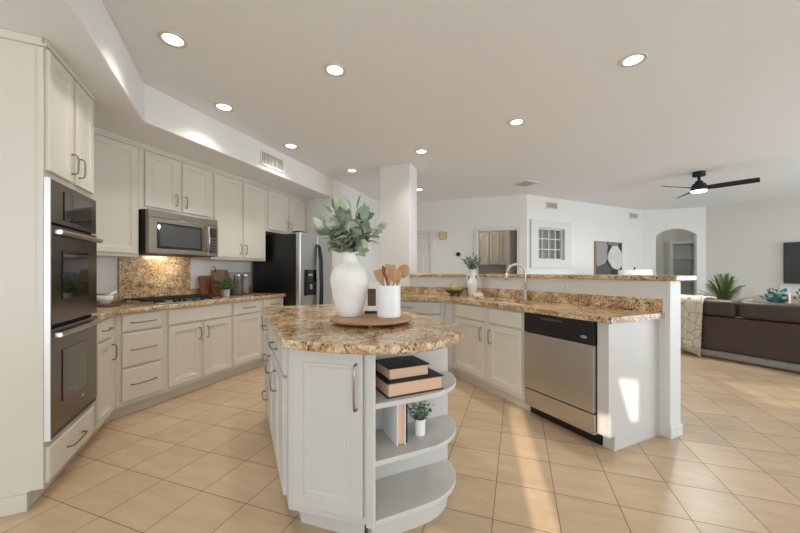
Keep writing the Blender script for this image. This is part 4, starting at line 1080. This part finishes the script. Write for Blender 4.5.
# low armchair beyond the sofa
ac = thing('armchair', 'mottled beige upholstered armchair beyond the sofa, left of the teal sprigs', 'chair', (-2.34, 8.6, 0), UV)
mesh('seat', bx(-2.62, -2.06, 8.30, 8.95, .16, .44), BEIGE, ac, UV, bevel=.04, bseg=3)
mesh('backrest', bx(-2.62, -2.06, 8.14, 8.295, .16, .84), BEIGE, ac, UV, bevel=.04, bseg=3)
for a_ in (-2.73, -2.055): mesh('arm', bx(a_, a_+.105, 8.14, 8.95, .16, .60), BEIGE, ac, UV, bevel=.03, bseg=3)
for a_, b2 in ((-2.66, 8.2), (-2.02, 8.2), (-2.66, 8.88), (-2.02, 8.88)): mesh('leg', lathe(B(), [(.014, zr), (.022, .16)], a_, b2, 12), WOODD, ac, UV)
# coffee table with teal sprigs and candle
ct = thing('coffee_table', 'low wooden coffee table beyond the sofa, mostly hidden by it', 'table', (-1.8, 7.5, 0), UV)
mesh('tabletop', bx(-2.4, -1.2, 7.25, 7.80, .40, .44), WOODD, ct, UV, bevel=.006)
for a_, b2 in ((-2.35, 7.30), (-1.25, 7.30), (-2.35, 7.75), (-1.25, 7.75)): mesh('leg', bx(a_-.025, a_+.025, b2-.025, b2+.025, zr, .3995), WOODD, ct, UV)
def teal(label, u_, v_, seed, R_=.17):
    x_, y_ = uvw(u_, v_)
    t = thing('teal_arrangement', label, 'plant', (x_, y_, .4405), 0, 'teal sprigs on the coffee table')
    mesh('vase', lathe(B(), [(0, .4405), (.05, .4405), (.06, .50), (.03, .60), (.035, .63), (.028, .63), (.025, .6), (0, .5)], x_, y_, 24, cap=False), CER, t, smooth=True)
    bs, bl, _ = bunch('x', None, None, x_, y_, .60, R_, .40, 18, .07, .05, [LEAFT, LEAFD], seed, base_r=.01, per=7)
    mesh('stems', bs, STEM, t); mesh('foliage', bl, [LEAFT, LEAFD], t)
teal('teal leafy sprigs in a vase, left of the white taper candle', -2.14, 7.52, 31, .14)
teal('teal leafy sprigs in a vase at the right edge behind the candle', -1.84, 7.64, 33, .14)
x_, y_ = uvw(-1.965, 7.38)
t = thing('taper_candle', 'white taper candle on the coffee table between the teal sprigs', 'candle', (x_, y_, .4405), 0)
mesh('candlestick', lathe(B(), [(0, .4405), (.045, .4405), (.04, .452), (.01, .47), (.01, .60), (.018, .62), (0, .62)], x_, y_, 20), BLKM, t)
mesh('candle', lathe(B(), [(.011, .6205), (.009, .92), (0, .925)], x_, y_, 14), CER, t)
# television
tv = thing('television', 'wall-mounted black television at the right edge', 'television', (-2.0, 9.82, .96), UV)
mesh('bezel', bx(-2.69, -1.22, 9.79, 9.825, .99, 1.80), BLK, tv, UV, bevel=.004)
mesh('screen', bx(-2.675, -1.235, 9.786, 9.7895, 1.005, 1.785), mat('tv_screen', (62, 63, 66), .18), tv, UV)
mesh('wall_bracket', bx(-2.2, -1.8, 9.8255, 9.846, 1.2, 1.6), BLKM, tv, UV)
